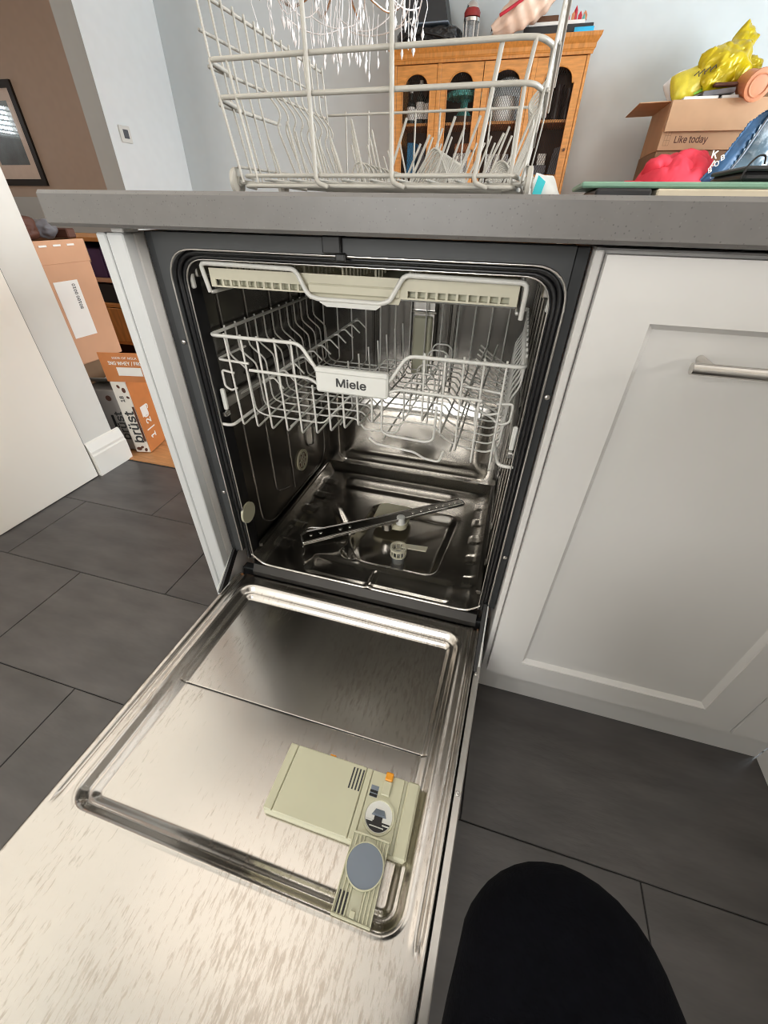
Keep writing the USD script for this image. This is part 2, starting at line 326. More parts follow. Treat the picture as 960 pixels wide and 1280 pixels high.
def window(n, c, axis, w, h, m='trim_white'):
    """a window frame with bars and panes in a wall across the axis"""
    t = thing(f'window_{n}', None, None, (*c[:2], c[2] - h/2), kind='structure')
    def b(u0, u1, z0, z1, d, mm, nm): add(t, nm, bx(*((c[0] - d, c[0] + d, c[1] + u0, c[1] + u1) if axis == 'x' else (c[0] + u0, c[0] + u1, c[1] - d, c[1] + d)), c[2] + z0, c[2] + z1, .002), mm)
    b(-w/2, -w/2 + .06, -h/2, h/2, .05, m, 'jamb'); b(w/2 - .06, w/2, -h/2, h/2, .05, m, 'jamb')
    b(-w/2 + .06, w/2 - .06, h/2 - .06, h/2, .05, m, 'head'); b(-w/2 + .06, w/2 - .06, -h/2, -h/2 + .06, .05, m, 'sill'); b(-.025, .025, -h/2 + .06, h/2 - .06, .03, m, 'mullion')
    b(-w/2 + .06, -.025, -h/2 + .06, h/2 - .06, .003, 'pane', 'pane'); b(.025, w/2 - .06, -h/2 + .06, h/2 - .06, .003, 'pane', 'pane'); return t
window(1, (3.26, 2.5, 1.5), 'x', 2.2, 1.5); window(2, (3.26, -.4, 1.65), 'x', 1.5, 1.1); window(3, (-.8, -2.54, 1.5), 'y', 1.35, 1.5)
window(5, (-5.5, 1.06, 1.6), 'y', 2.0, 1.4)
w4 = window(4, (-8.56, 4.6, 1.97), 'x', 1.4, .46)
for i in range(7): add(w4, 'blind_slat', rot(bx(-8.49, -8.44, 3.95, 5.25, 1.765 + .062*i, 1.769 + .062*i, .001), .5, [0, 1, 0], [-8.465, 4.6, 1.767 + .062*i]), 'blind_white')
bb = Polygon([(-1.53, 0), (-1.508, 0), (-1.508, .088), (-1.513, .094), (-1.513, .104), (-1.518, .120), (-1.524, .138), (-1.53, .142)])
m_ = trimesh.creation.extrude_polygon(bb, .168, engine='earcut'); v_ = m_.vertices
structure('baseboard_left', trimesh.Trimesh(np.c_[v_[:, 0], v_[:, 2] + 1.057, v_[:, 1]], m_.faces[:, ::-1]), 'trim_white')

# kitchen ceiling lamp (out of the picture, seen as the warm sheen on the steel door)
cl = thing('ceiling_light', 'long flush warm ceiling light above the kitchen aisle', 'ceiling light', (-1.0, .35, CEIL - .07))
add(cl, 'housing', bx(-1.75, -.25, -.1, .8, CEIL - .05, CEIL - .001, .004), 'trim_white')
add(cl, 'diffuser', bx(-1.72, -.28, -.07, .77, CEIL - .07, CEIL - .05, .003), 'lamp_glow')

# ------------------------------------------------------------------ kitchen units
tp = thing('tall_side_panel', 'tall smooth cream side panel of the tall unit at the left edge', 'panel', (-1.55, .4, 0))
add(tp, 'panel', bx(-1.529, -1.5205, -1.0, 1.052, .002, 2.3, .0025), 'panel_cream')
structure('trim_2', bx(-1.56, -1.5285, 1.0515, 1.0575, 0, 2.3, .0005), 'ink_dark')

ct = single('countertop', bx(-.637, 1.28, .527, 1.62, .8785, .918, .004), 'quartz_grey', 'thick grey speckled stone countertop above the open dishwasher', 'countertop')

ep = thing('end_panel', 'white painted end panel with a grooved front edge left of the dishwasher', 'panel', (-.555, .8, 0))
add(ep, 'front_strip', bx(-.577, -.5605, .545, .566, .0, .872, .002), 'panel_grey')
add(ep, 'front_strip', bx(-.5595, -.531, .545, .566, .0, .872, .002), 'panel_grey')
add(ep, 'side_panel', bx(-.576, -.5315, .5665, 1.15, .0, .872, .002), 'cabinet_white')
add(ep, 'spacer_block', bx(-.553, -.533, .55, .58, .8725, .878, .001), 'cabinet_white')

bc = thing('base_cabinet', 'white shaker base cabinet with a steel bar handle right of the dishwasher', 'cabinet', (.31, .56, 0))
add(bc, 'carcass', bx(.0745, .66, .5665, 1.15, .107, .874, .002), 'cabinet_white')
add(bc, 'stile', bx(.0735, .083, .556, .566, .107, .873, .0015), 'cabinet_white')
def shaker(x0, x1, z0, z1, ix0, ix1, iz0, iz1, y0=.545):
    p = add(bc, 'door', ext(sbox(x0, z0, x1, z1).difference(sbox(ix0, iz0, ix1, iz1)), .020, 'xz', y0), 'cabinet_white')
    add(p, 'door_panel', bx(ix0 - .004, ix1 + .004, y0 + .010, y0 + .019, iz0 - .004, iz1 + .004, .001), 'cabinet_white')
    s = .007; a = [(ix0, iz0), (ix1, iz0), (ix1, iz1), (ix0, iz1)]; b = [(ix0 + s, iz0 + s), (ix1 - s, iz0 + s), (ix1 - s, iz1 - s), (ix0 + s, iz1 - s)]
    for k in range(4):
        q = (k + 1) % 4; y1, y2 = y0 + .0025, y0 + .0102
        V = [(a[k][0], y1, a[k][1]), (a[q][0], y1, a[q][1]), (b[q][0], y2, b[q][1]), (b[k][0], y2, b[k][1]), (a[k][0], y2, a[k][1]), (a[q][0], y2, a[q][1])]
        add(p, 'bead', hull(V), 'cabinet_white')
    return p
dr = shaker(.0848, .5435, .106, .8695, .1475, .481, .160, .807)
h_ = add(bc, 'handle', tube([(.1935, .512, .773), (.1945, .512, .773), (.48, .512, .773), (.481, .512, .773)], .0063, 18), 'handle_steel', 40, label='brushed steel bar handle')
for x in (.214, .46): add(h_, 'handle_post', lathe([(0, 0), (.0045, 0), (.0045, .0415), (0, .0415)], (x, .513, .773), 14, 'y'), 'handle_steel', 40)
add(bc, 'filler_panel', bx(.5465, .655, .545, .565, .106, .8695, .002), 'cabinet_white')
add(bc, 'toe_kick', bx(.0745, .652, .577, .595, .0, .106, .001), 'cabinet_white')
cc = thing('corner_cabinet', 'white cabinet run meeting the base cabinet at the right edge', 'cabinet', (.9, 0, 0))
add(cc, 'carcass', bx(.662, 1.25, -1.3, .544, .107, .874, .002), 'cabinet_white')
add(cc, 'toe_kick', bx(.6525, .6615, -1.3, .5765, 0, .106, .001), 'cabinet_white')
for i in range(3): add(cc, 'door', bx(.641, .659, -1.29 + .6*i, -.695 + .6*i, .108, .869, .003), 'cabinet_white')
single('return_countertop', bx(.63, 1.28, -1.32, .525, .8785, .918, .004), 'quartz_grey', 'grey stone countertop of the side run beyond the right edge', 'countertop')

# ------------------------------------------------------------------ dishwasher
dw = thing('dishwasher', 'open built-in dishwasher with stainless tub and its door folded down', 'dishwasher', (-.23, .8, 0))
hole = rrect(-.498, .0, .059, .854, .046); tubp = rrect(-.483, .0, .042, .841, .038)
add(dw, 'frame', ext(sbox(-.514, .268, .056 + .001, .8735).difference(hole), .016, 'xz', .580), 'frame_grey', label='dark grey frame around the opening')
for s in (-1, 1):
    x = -.5295 if s < 0 else .0575
    add(dw, 'side_cover', bx(x, x + .0145, .584, .60, .258, .8735, .001), 'frame_dark')
add(dw, 'top_cover', bx(-.514, .057, .5815, .60, .861, .8745, .001), 'frame_dark')
add(dw, 'edge_trim', tube([(-.498, .580, .27), (-.498, .580, .854), (.059, .580, .854), (.059, .580, .27)], .0016, 6, .046, seg=9), 'steel_plain', True)
add(dw, 'gasket', ext(hole.buffer(-.002).difference(tubp.buffer(.002)).intersection(sbox(-1, .232, 1, 1)), .03, 'xz', .596), 'rubber_black')
for d, y in ((.0045, .592), (.010, .596)):
    x0, x1, z1 = -.498 + d, .059 - d, .854 - d
    add(dw, 'gasket_lip', tube([(x0, y, .24), (x0, y, z1), (x1, y, z1), (x1, y, .24)], .0042, 7, .042, seg=9), 'rubber_black', True)
add(dw, 'tub_rim', tube([(-.483, .594, .236), (-.483, .594, .841), (.042, .594, .841), (.042, .594, .236)], .0013, 6, .038, seg=9), 'steel_plain', True)
for (x, z) in ((-.506, .725), (-.506, .43), (.0665, .70), (.0665, .40)): add(dw, 'screw', lathe([(0, 0), (.0035, 0), (.004, -.0015), (.0025, -.003), (0, -.003)], (x, .5795 if x < 0 else .584, z), 12, 'y'), 'steel_plain', True)
lb = add(dw, 'latch', bx(-.250, -.224, .574, .598, .856, .8765, .002), 'black_plastic'); add(lb, 'latch_tongue', bx(-.232, -.218, .573, .59, .848, .858, .002), 'black_plastic')
Y0, Y1 = .598, 1.072
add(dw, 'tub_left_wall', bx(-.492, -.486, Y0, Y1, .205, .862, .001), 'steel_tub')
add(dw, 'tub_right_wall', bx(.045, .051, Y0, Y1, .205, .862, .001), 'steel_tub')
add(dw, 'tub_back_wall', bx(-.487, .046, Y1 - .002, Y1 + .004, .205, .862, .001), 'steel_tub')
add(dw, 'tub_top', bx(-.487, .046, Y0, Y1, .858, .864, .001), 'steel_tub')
def tubfloor(X, Y):
    Z = .222 + .010*sst(.05, -.02, np.minimum(np.minimum(X + .486, .045 - X), 1.07 - Y)) + .022*sst(.03, -.015, np.minimum(np.minimum(X + .486, .045 - X), 1.07 - Y))
    Z = Z + .004*sst(.665, .605, Y)
    d = sd_rrect(X - .10*(Y - .8), Y, -.292, .672, -.052, .915, .03); Z = Z - .020*sst(.006, -.022, d) + .0022*np.exp(-(d/.004)**2)
    d2 = sd_rrect(X, Y, -.36, .600, -.02, .668, .012); Z = Z - .004*sst(.004, -.012, d2)
    for i in range(5):
        for xc in (.017, -.447):
            d3 = sd_rrect(X, Y, xc - .017, .665 + .075*i, xc + .017, .695 + .075*i, .004); Z = Z + .0016*sst(.002, -.002, d3)
    d4 = sd_rrect(X, Y, -.40, .96, -.06, 1.03, .02); Z = Z + .004*sst(.004, -.02, d4)
    Z = Z + .006*np.exp(-(((X + .34) + .7*(Y - .8))/.012)**2)*sst(.92, .80, Y)*sst(.63, .7, Y) + .004*np.exp(-(((X + .2) + .0*(Y - .8))/.006)**2)*sst(.67, .64, Y)
    return Z
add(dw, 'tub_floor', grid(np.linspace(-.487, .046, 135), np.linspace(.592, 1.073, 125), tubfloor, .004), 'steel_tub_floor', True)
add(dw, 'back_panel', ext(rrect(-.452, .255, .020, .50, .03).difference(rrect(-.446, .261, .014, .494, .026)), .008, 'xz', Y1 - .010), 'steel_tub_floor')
def bulge(X, Z): d = sd_rrect(X, Z, -.446, .261, .014, .494, .03); return .012*sst(0, -.05, d)
g_ = grid(np.linspace(-.446, .014, 48), np.linspace(.261, .494, 26), bulge, .001); v_ = g_.vertices
add(dw, 'back_bulge', trimesh.Trimesh(np.c_[v_[:, 0], Y1 - .002 - v_[:, 2], v_[:, 1]], g_.faces[:, ::-1]), 'steel_tub_floor', True)
for x in (-.335, -.325, -.14, -.125): add(dw, 'back_rib', tube([(x, Y1 - .004, .51), (x, Y1 - .004, .85)], .003, 6), 'steel_tub', True)
rib = [[(-.4845, .66, .80), (-.4845, .66, .30), (-.4845, .70, .268), (-.4845, 1.00, .268), (-.4845, 1.04, .30), (-.4845, 1.04, .80)], [(-.4845, .74, .80), (-.4845, .74, .33), (-.4845, .80, .31)], [(-.4845, .83, .80), (-.4845, .83, .29)], [(-.4845, .92, .80), (-.4845, .92, .37), (-.4845, .97, .35), (-.4845, .97, .8)], [(-.4845, .70, .64), (-.4845, 1.0, .64)]]
for r_ in rib:
    add(dw, 'wall_rib', tube(r_, .0026, 6, .02), 'steel_tub', True)
    add(dw, 'wall_rib', tube([(-.442 - p[0] - .0008*0, p[1], p[2]) for p in r_], .0026, 6, .02), 'steel_tub', True)
for s, x in ((1, -.478), (-1, .037)):
    add(dw, 'floor_rail', bx(x - .006, x + .006, .62, 1.05, .252, .262, .002), 'steel_tub')
    rr = add(dw, 'rack_rail', bx(x - .007 - .002*s, x + .004 - .002*s, .615, 1.05, .602, .622, .002), 'steel_plain')
    add(dw, 'tray_rail', bx(x - .007 - .002*s, x + .003 - .002*s, .612, 1.05, .815, .835, .002), 'steel_plain')
    add(rr, 'rail_clip', bx(x - .004, x + .004, .607, .615, .600, .640, .002), 'plastic_white'); add(rr, 'rail_stop', bx(x - .005, x + .005, .600, .614, .590, .599, .001), 'steel_bright')
    add(rr, 'upper_clip', bx(x - .003 - .006*s, x + .003 - .006*s, .603, .612, .800, .838, .002), 'plastic_white')
def oval(cy, cz, ry, rz, x, n=20): return ext(affinity.scale(Point(cy, cz).buffer(1, quad_segs=n), ry, rz, origin=(cy, cz)), .004, 'yz', x)
vt = add(dw, 'side_vent', ext(affinity.scale(Point(.885, .345).buffer(.030), 1, 1).difference(Point(.885, .345).buffer(.023)), .005, 'yz', -.486), 'plastic_cream', label='round cream vent in the left tub wall')
add(vt, 'vent_plate', ext(Point(.885, .345).buffer(.023), .002, 'yz', -.486), 'oak_dark')
add(vt, 'vent_grille', [bx(-.484, -.481, .8835, .8865, .324, .366, .0005), bx(-.484, -.481, .864, .906, .3435, .3465, .0005), bx(-.484, -.481, .874, .876, .328, .362, .0005), bx(-.484, -.481, .894, .896, .328, .362, .0005)], 'tray_cream')
add(dw, 'side_inlet', ext(Point(.611, .36).buffer(.024), .005, 'yz', -.486), 'dispenser_shade')
# loose salt cap, filter cup and lower spray arm on the tub floor
sc_ = add(dw, 'salt_cap', ext(rrect(-.262, .812, -.168, .905, .02), .014, 'xy', .222), 'plastic_cream'); add(sc_, 'cap_knob', lathe([(0, 0), (.013, 0), (.011, .02), (0, .022)], (-.185, .828, .236), 16), 'plastic_white', 40)
fc = add(dw, 'filter_cup', lathe([(.0165, .222), (.0195, .222), (.0195, .226), (.0165, .226), (.0165, .222)], (-.163, .722, 0), 22), 'tray_cream', 40, label='cream filter cup with a flat handle')
add(fc, 'cup_rim', lathe([(.0165, .242), (.021, .242), (.021, .2475), (.0165, .2475), (.0165, .242)], (-.163, .722, 0), 22), 'tray_cream', 40)
for k in range(12):
    a = 2*PI*k/12; add(fc, 'cup_bar', tube([(-.163 + .0185*math.cos(a), .722 + .0185*math.sin(a), .226), (-.163 + .0185*math.cos(a), .722 + .0185*math.sin(a), .243)], .0016, 5), 'tray_cream')
add(fc, 'filter_handle', hull([(-.157, .724, .243), (-.157, .738, .243), (-.097, .727, .243), (-.095, .744, .243), (-.157, .724, .2465), (-.157, .738, .2465), (-.097, .727, .2465), (-.095, .744, .2465)]), 'tray_cream')
add(fc, 'filter_base', lathe([(0, .2), (.016, .2), (.016, .222), (0, .222)], (-.163, .722, 0), 20), 'clear_glass', 40)
A_, B_ = np.array([-.392, .668]), np.array([-.037, .953]); u_ = (B_ - A_)/np.linalg.norm(B_ - A_); n_ = np.array([-u_[1], u_[0]])
def al(s, t): return tuple(A_ + u_*s + n_*t)
armp = Polygon([al(.004, -.006), al(.449, -.006), al(.449, .010), al(.22, .016), al(.02, .026), al(.004, .018)]).buffer(.005, quad_segs=4)
ar = add(dw, 'spray_arm', ext(armp, .006, 'xy', .247), 'steel_plain', label='stainless lower spray arm lying diagonally')
add(ar, 'arm_rim', tube([(*q, .2535) for q in armp.exterior.coords[:-1]], .0018, 5, closed=True), 'steel_bright', True)
add(ar, 'arm_inlay', ext(armp.buffer(-.005), .0012, 'xy', .2528), 'steel_tub')
for s, t in ((.025, .012), (.05, .012), (.10, .008), (.125, .008), (.30, .002), (.325, .002), (.35, .002), (.372, .002), (.392, .002), (.412, .002), (.43, .002)):
    add(ar, 'nozzle', lathe([(.0018, 0), (.0046, 0), (.0036, .0012), (.0018, .0012), (.0018, 0)], (*al(s, t), .254), 12), 'steel_bright', 40)
add(dw, 'sump_rim', tube([(*al(.0, .0), .233), (*al(.012, .055), .233), (*al(.03, .070), .233), (*al(.12, .030), .233)], .003, 7, .015), 'steel_bright', True)
add(ar, 'arm_hub', lathe([(0, .226), (.014, .226), (.017, .247), (0, .247)], (*al(.225, 0), 0), 18), 'steel_plain', 40)
sp = add(dw, 'spray_pipe', bx(-.232, -.172, 1.045, 1.066, .585, .735, .004), 'steel_plain'); add(sp, 'pipe_cover', bx(-.225, -.179, 1.037, 1.046, .56, .70, .006), 'dispenser_shade'); add(sp, 'pipe_clip', bx(-.234, -.170, 1.038, 1.046, .705, .712, .002), 'steel_bright')
for s in (-1, 1):
    x = -.5225 if s < 0 else .0535
    hg = add(dw, 'hinge', hull([(x - .003, .50 if s < 0 else .47, .203), (x - .003, .53, .203), (x - .003, .598, .262), (x - .003, .582, .268), (x + .003, .50 if s < 0 else .47, .203), (x + .003, .53, .203), (x + .003, .598, .262), (x + .003, .582, .268)]), 'black_plastic')
    add(hg, 'hinge_rod', tube([(x - .006*s*-1, .502 if s < 0 else .48, .206), (x + .006*s, .585, .262)], .0016, 6), 'plastic_white')
add(dw, 'sill', ext(Polygon([(.579, .197), (.581, .206), (.591, .2215), (.60, .223), (.60, .19), (.582, .19)]), .527, 'yz', -.4845), 'steel_sill')
add(dw, 'plinth', bx(-.528, .07, .60, .62, .0, .19, .002), 'frame_dark')
# the folded-down door
SH = .030
def shx(m):
    v, f = tri(m); v = v.copy(); v[:, 0] += SH*(v[:, 1] - .58); return trimesh.Trimesh(v, f, process=False)
XC = -.232
def liner(X, Y):
    d = sd_rrect(X, Y, XC - .2565, .082, XC + .2545, .549, .034)
    Z = .200 - .012*sst(-.003, -.016, d) - .0075*sst(-.016, -.030, d)
    Z = Z + .0012*np.exp(-((d + .001)/.0025)**2)
    fade = sst(.075, .10, Y)
    Z = Z - .0045*fade*np.exp(-((np.abs(X - XC) - .2755)/.0032)**4) + .001*fade*np.exp(-((np.abs(X - XC) - .2675)/.004)**2)
    Z = Z - .0022*sst(.3035, .3065, Y)*sst(-.020, -.028, d) - .0015*np.exp(-((Y - .3050)/.0013)**2)*sst(-.018, -.026, d)
    Z = Z - .006*sst(.566, .580, Y) - .003*sst(.286, .291, np.abs(X - XC))
    return Z
xs = np.unique(np.r_[np.linspace(XC - .291, XC - .215, 50), np.linspace(XC - .215, XC + .21, 60), np.linspace(XC + .21, XC + .284, 50)])
ys = np.unique(np.r_[np.linspace(-.145, .07, 24), np.linspace(.07, .125, 38), np.linspace(.125, .298, 30), np.linspace(.299, .313, 24), np.linspace(.315, .51, 30), np.linspace(.51, .578, 46)])
dl = add(dw, 'door_liner', shx(grid(xs, ys, liner, .003)), 'steel_door', True, label='stainless inside of the folded-down door streaked with mineral deposit')
add(dw, 'door_edge', shx(bx(XC + .2862, XC + .2985, -.145, .545, .17, .1965, .0015)), 'steel_plain')
add(dw, 'door_core', shx(bx(XC - .286, XC + .2855, -.143, .56, .166, .178, .002)), 'frame_dark')
add(dw, 'door_front', shx(bx(XC - .297, XC + .2985, -.15, .55, .145, .1655, .002)), 'cabinet_white')
for y in (.262, .47): add(dw, 'door_screw', shx(lathe([(0, .1965), (.0042, .1965), (.0036, .1982), (.0018, .1982), (.0015, .1975), (0, .1975)], (XC + .2925, y, 0), 14)), 'steel_plain', True)
# detergent dispenser
ZF = .1805
dd = add(dw, 'detergent_dispenser', bx(-.2235, -.0055, .160, .2575, ZF - .001, .1925, .004), 'dispenser_cream', label='cream detergent dispenser set into the door')
add(dd, 'side_strip', bx(-.2225, -.2095, .163, .2575, .1925, .1965, .0012), 'dispenser_cream')
add(dd, 'dispenser_lid', bx(-.2085, -.0915, .163, .2575, .1925, .1968, .0012), 'dispenser_cream')
for i in range(4): add(dd, 'vent_slot', bx(-.1115 + .0052*i, -.1091 + .0052*i, .222, .252, .1966, .1970, 0), 'ink_dark')
add(dd, 'centre_bar', bx(-.0905, -.0815, .163, .2575, .1925, .1962, .001), 'dispenser_cream')
add(dd, 'right_block', bx(-.0245, -.0058, .160, .2575, .1925, .1985, .0025), 'dispenser_cream')
add(dd, 'centre_plate', bx(-.081, -.0295, .163, .2575, .1925, .1946, .0008), 'dispenser_cream')
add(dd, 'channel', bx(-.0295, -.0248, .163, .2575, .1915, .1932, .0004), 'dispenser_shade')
cr = add(dd, 'cup_ring', lathe([(.0195, .1945), (.0235, .1945), (.0232, .1965), (.0205, .1965), (.0195, .1945)], (-.0555, .2005, 0), 32), 'dispenser_cream', 40)
add(cr, 'cup_well', lathe([(0, .1948), (.0198, .1948), (.0198, .1952), (0, .1952)], (-.0555, .2005, 0), 32), 'plastic_white', 40)
add(cr, 'cup_tab', hull([(-.0665, .2005, .1952), (-.0445, .2005, .1952), (-.049, .2095, .1952), (-.062, .2095, .1952), (-.063, .202, .199), (-.048, .202, .199)]), 'cap_grey')
dk = Point(-.0555, .2005).buffer(.0190).intersection(sbox(-.08, .17, -.03, .1945)).union(sbox(-.0615, .190, -.0495, .2005))
add(cr, 'cup_mechanism', ext(dk, .0005, 'xy', .1952), 'rubber_black'); add(cr, 'cup_bracket', [bx(-.0735, -.063, .1925, .1942, .1956, .1968, .0003), bx(-.048, -.0375, .1905, .1922, .1956, .1968, .0003), bx(-.066, -.045, .1868, .1882, .1956, .1968, .0003)], 'plastic_white')
add(dd, 'latch_recess', bx(-.0775, -.0655, .222, .2375, .1944, .1950, .0002), 'cap_grey')
for i in range(2): add(dd, 'latch_slot', bx(-.0775, -.0655, .2225 + .005*i, .226 + .005*i, .1949, .1953, 0), 'rubber_black')
lt = add(dd, 'latch', bx(-.0605, -.0475, .2275, .2475, .1945, .1990, .0012), 'dispenser_cream'); add(lt, 'orange_tab', bx(-.0595, -.0480, .2475, .2595, .1948, .2010, .0015), 'orange_plastic', label='orange release tab')
add(dd, 'orange_pin', bx(-.155, -.145, .2575, .261, .190, .1935, .001), 'orange_plastic')
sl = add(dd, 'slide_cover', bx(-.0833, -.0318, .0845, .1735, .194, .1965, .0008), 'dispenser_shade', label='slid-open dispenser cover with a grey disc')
for x in (-.0826, -.0765, -.0715, -.0665, -.0475, -.0425, -.0375, -.0325): add(sl, 'slide_rail', bx(x - .0009, x + .0009, .087, .1715, .1964, .1985, .0004), 'dispenser_cream')
add(sl, 'end_stop', bx(-.0833, -.0318, .0845, .087, .1964, .1990, .0004), 'dispenser_cream'); add(sl, 'end_stop', bx(-.0833, -.0318, .1715, .1740, .1964, .1990, .0004), 'dispenser_cream')
add(sl, 'centre_rib', bx(-.0645, -.0495, .088, .171, .1964, .1972, .0004), 'dispenser_shade'); add(sl, 'stop_nub', bx(-.0605, -.0535, .088, .0955, .1972, .1992, .001), 'dispenser_cream')
for i in range(3): add(sl, 'slide_slot', bx(-.0800 + .0048*i, -.0778 + .0048*i, .0885, .110, .1965, .1971, 0), 'rubber_black')
di = add(sl, 'disc', lathe([(0, .1972), (.0235, .1972), (.0250, .1995), (.0243, .2012), (.0232, .2016), (0, .2020)], (-.0565, .1400, 0), 40), 'cap_grey', 30, label='grey round cap')
add(di, 'disc_rim', lathe([(.0236, .1985), (.0256, .1985), (.0256, .2018), (.0242, .2022), (.0236, .1985)], (-.0565, .1400, 0), 40), 'dispenser_cream', 40)

# ------------------------------------------------------------------ upper rack in the dishwasher
W1, W2 = .0029, .0018
ur = thing('upper_rack', 'white wire upper rack with a nameplate handle inside the dishwasher', 'dish rack', (-.22, .8, .56))
XL, XR, YF, YB, ZT = -.474, .032, .605, 1.03, .733
add(ur, 'front_rail', tube([(XL, .66, ZT), (XL, YF, ZT), (-.312, YF, ZT), (-.284, YF - .004, .697), (-.278, YF - .004, .690)], W1, 8, .012), 'wire_inner', True)
add(ur, 'front_rail', tube([(-.166, YF - .004, .688), (-.160, YF - .004, .694), (-.138, YF, .730), (XR, YF, .730), (XR, .66, .730)], W1, 8, .012), 'wire_inner', True)
add(ur, 'lower_front_rail', tube([(-.41, YF, .6815), (-.30, YF, .6800), (-.284, YF - .003, .673)], .0026, 8, .01), 'wire_inner', True)
add(ur, 'lower_front_rail', tube([(-.165, YF - .003, .672), (-.150, YF, .678), (-.02, YF, .676)], .0026, 8, .01), 'wire_inner', True)
for x, z in ((XL, ZT), (XR, .730)): add(ur, 'side_rail', tube([(x, .66, z), (x, YB, z), ((x*.96 - .01), YB, z)], W1, 7, .01), 'wire_inner', True)
add(ur, 'back_rail', tube([(XL, YB, ZT), (XR, YB, ZT)], .0022, 6), 'wire_inner', True)
add(ur, 'corner_loop', tube([(XL, .70, .692), (XL, .612, .692), (-.41, YF + .001, .692)], .0022, 7, .01), 'wire_inner', True)
hb = add(ur, 'handle_plate', bx(-.2835, -.1635, .592, .606, .6635, .7035, .003), 'plastic_white', label='white handle plate with lettering')
add(hb, 'plate_lip', bx(-.2835, -.1635, .5905, .594, .696, .7035, .0015), 'plastic_white')
add(hb, 'lettering', text('Miele', .0125, (-.2495, .5921, .6765), (1, 0, -.02), (0, 0, 1), .0007, True, .050), 'ink_dark')
zb = .576
for x in (-.448, -.418, -.388, -.357, -.328): add(ur, 'wire', tube([(x, YF + .002, ZT + .004), (x + .003, YF + .002, zb), (x + .003, .70, zb + .008), (x, .86, zb + .008)], W2, 6, .006), 'wire_inner', True)
for i, x in enumerate((-.297, -.270, -.244, -.219, -.194)): add(ur, 'wire', tube([(x, YF + .002, .668), (x + .001, YF + .002, zb + .004 + .009*i), (x + .001, .72, zb + .008 + .006*i), (x, .95, zb + .012)], W2, 6, .006), 'wire_inner', True)
for x, z in ((-.112, .63), (-.081, .612), (-.054, .585), (-.025, .568), (.006, .558)): add(ur, 'wire', tube([(x, YF + .002, .736), (x + .003, YF + .002, z), (x + .003, .68, z - .004), (x, .9, max(z - .02, .56))], W2, 6, .006), 'wire_inner', True)
for i in range(12):                                                  # cross wires from side rail to side rail
    y = .648 + .033*i
    add(ur, 'cross_wire', tube([(XL, y, ZT + .006), (XL, y, .690), (XL + .030, y, .668), (XL + .034, y, .590), (XL + .05, y, .582), (-.30, y, .582), (-.285, y, .600), (-.235, y, .600), (-.22, y, .582)], W2, 5, .008, seg=3), 'wire_inner', True)
    add(ur, 'cross_wire', tube([(-.22, y, .582), (-.16, y, .582), (-.15, y, .608), (-.09, y, .606), (-.082, y, .590), (-.05, y, .575), (.0, y, .570), (.018, y, .584), (.02, y, .665), (XR, y, .69), (XR, y, .737)], W2, 5, .008, seg=3), 'wire_inner', True)
for i in range(13):
    x = -.455 + .0375*i; add(ur, 'back_wire', tube([(x, YB, ZT + .004), (x, YB, .585), (x, .96, .580)], W2, 5, .006, seg=3), 'wire_inner', True)
for x, z in ((-.44, .584), (-.36, .578), (-.26, .596), (-.18, .578), (-.06, .575), (.01, .566)): add(ur, 'long_wire', tube([(x, .63, z - .003), (x, YB, z - .003)], W2, 5), 'wire_inner', True)
tr_ = add(ur, 'tine_rod', tube([(-.40, .625, .655), (-.355, 1.0, .690)], .0028, 6), 'wire_inner', True)
for i in range(11):
    t = (i + .5)/11; p = np.array([-.40, .625, .655])*(1 - t) + np.array([-.355, 1.0, .690])*t; add(tr_, 'prong', tube([p, p + [.012, -.003, .004], p + [.034, -.012, -.010]], W2, 5, .004, seg=3), 'wire_inner', True)
for i in range(7): add(ur, 'tine', tube([(-.262 + .008*i, .70 + .035*i, .600), (-.268 + .008*i, .70 + .035*i, .684 + .004*i)], .0017, 5), 'wire_inner', True)
for i in range(6): add(ur, 'cup_wire', tube([(-.150, .65 + .05*i, .606), (-.150, .65 + .05*i, .668), (-.142, .65 + .05*i, .676), (-.118, .65 + .05*i, .676), (-.108, .65 + .05*i, .668), (-.108, .65 + .05*i, .606)], W2, 5, .006, seg=3), 'wire_inner', True)
cs = add(ur, 'cup_shelf', tube([(-.052, .62, .690), (.008, .62, .685), (.012, .62, .655), (-.012, .62, .648), (-.028, .62, .660), (-.026, .62, .630)], .0021, 6, .006), 'wire_inner', True)
for dx in (-.052, -.030): add(cs, 'shelf_rod', tube([(dx, .63, .655), (dx + .012, 1.0, .660)], .0021, 6), 'wire_inner', True)
for i in range(10): add(cs, 'shelf_wire', tube([(-.055, .66 + .036*i, .660), (-.025, .66 + .036*i, .640), (.018, .66 + .036*i, .618)], W2, 5), 'wire_inner', True)
add(ur, 'basket_frame', tube([(-.178, .612, .662), (-.178, .612, .600), (-.165, .612, .594), (-.10, .612, .592), (-.088, .612, .598), (-.088, .612, .655)], .0022, 6, .006), 'wire_inner', True)
add(ur, 'basket_frame', tube([(-.200, .612, .585), (-.188, .612, .575), (-.12, .612, .570), (-.10, .612, .560), (-.075, .612, .558), (-.07, .612, .58)], .0020, 6, .006), 'wire_inner', True)
for s, x in ((1, XL), (-1, XR)):
    add(ur, 'runner_loop', tube([(x + .008*s, .98, .600), (x - .004*s, .66, .614), (x - .018*s, .612, .606), (x - .022*s, .600, .590), (x - .016*s, .597, .577), (x + .010*s, .600, .575), (x + .022*s, .66, .585)], .0030, 7, .010), 'wire_inner', True)
    add(ur, 'clip_loop', tube([(x + .03*s, .609, .672), (x + .006*s, .609, .675), (x + .006*s, .609, .646), (x + .018*s, .609, .640), (x + .03*s, .609, .646)], .0020, 6, .005), 'wire_inner', True)

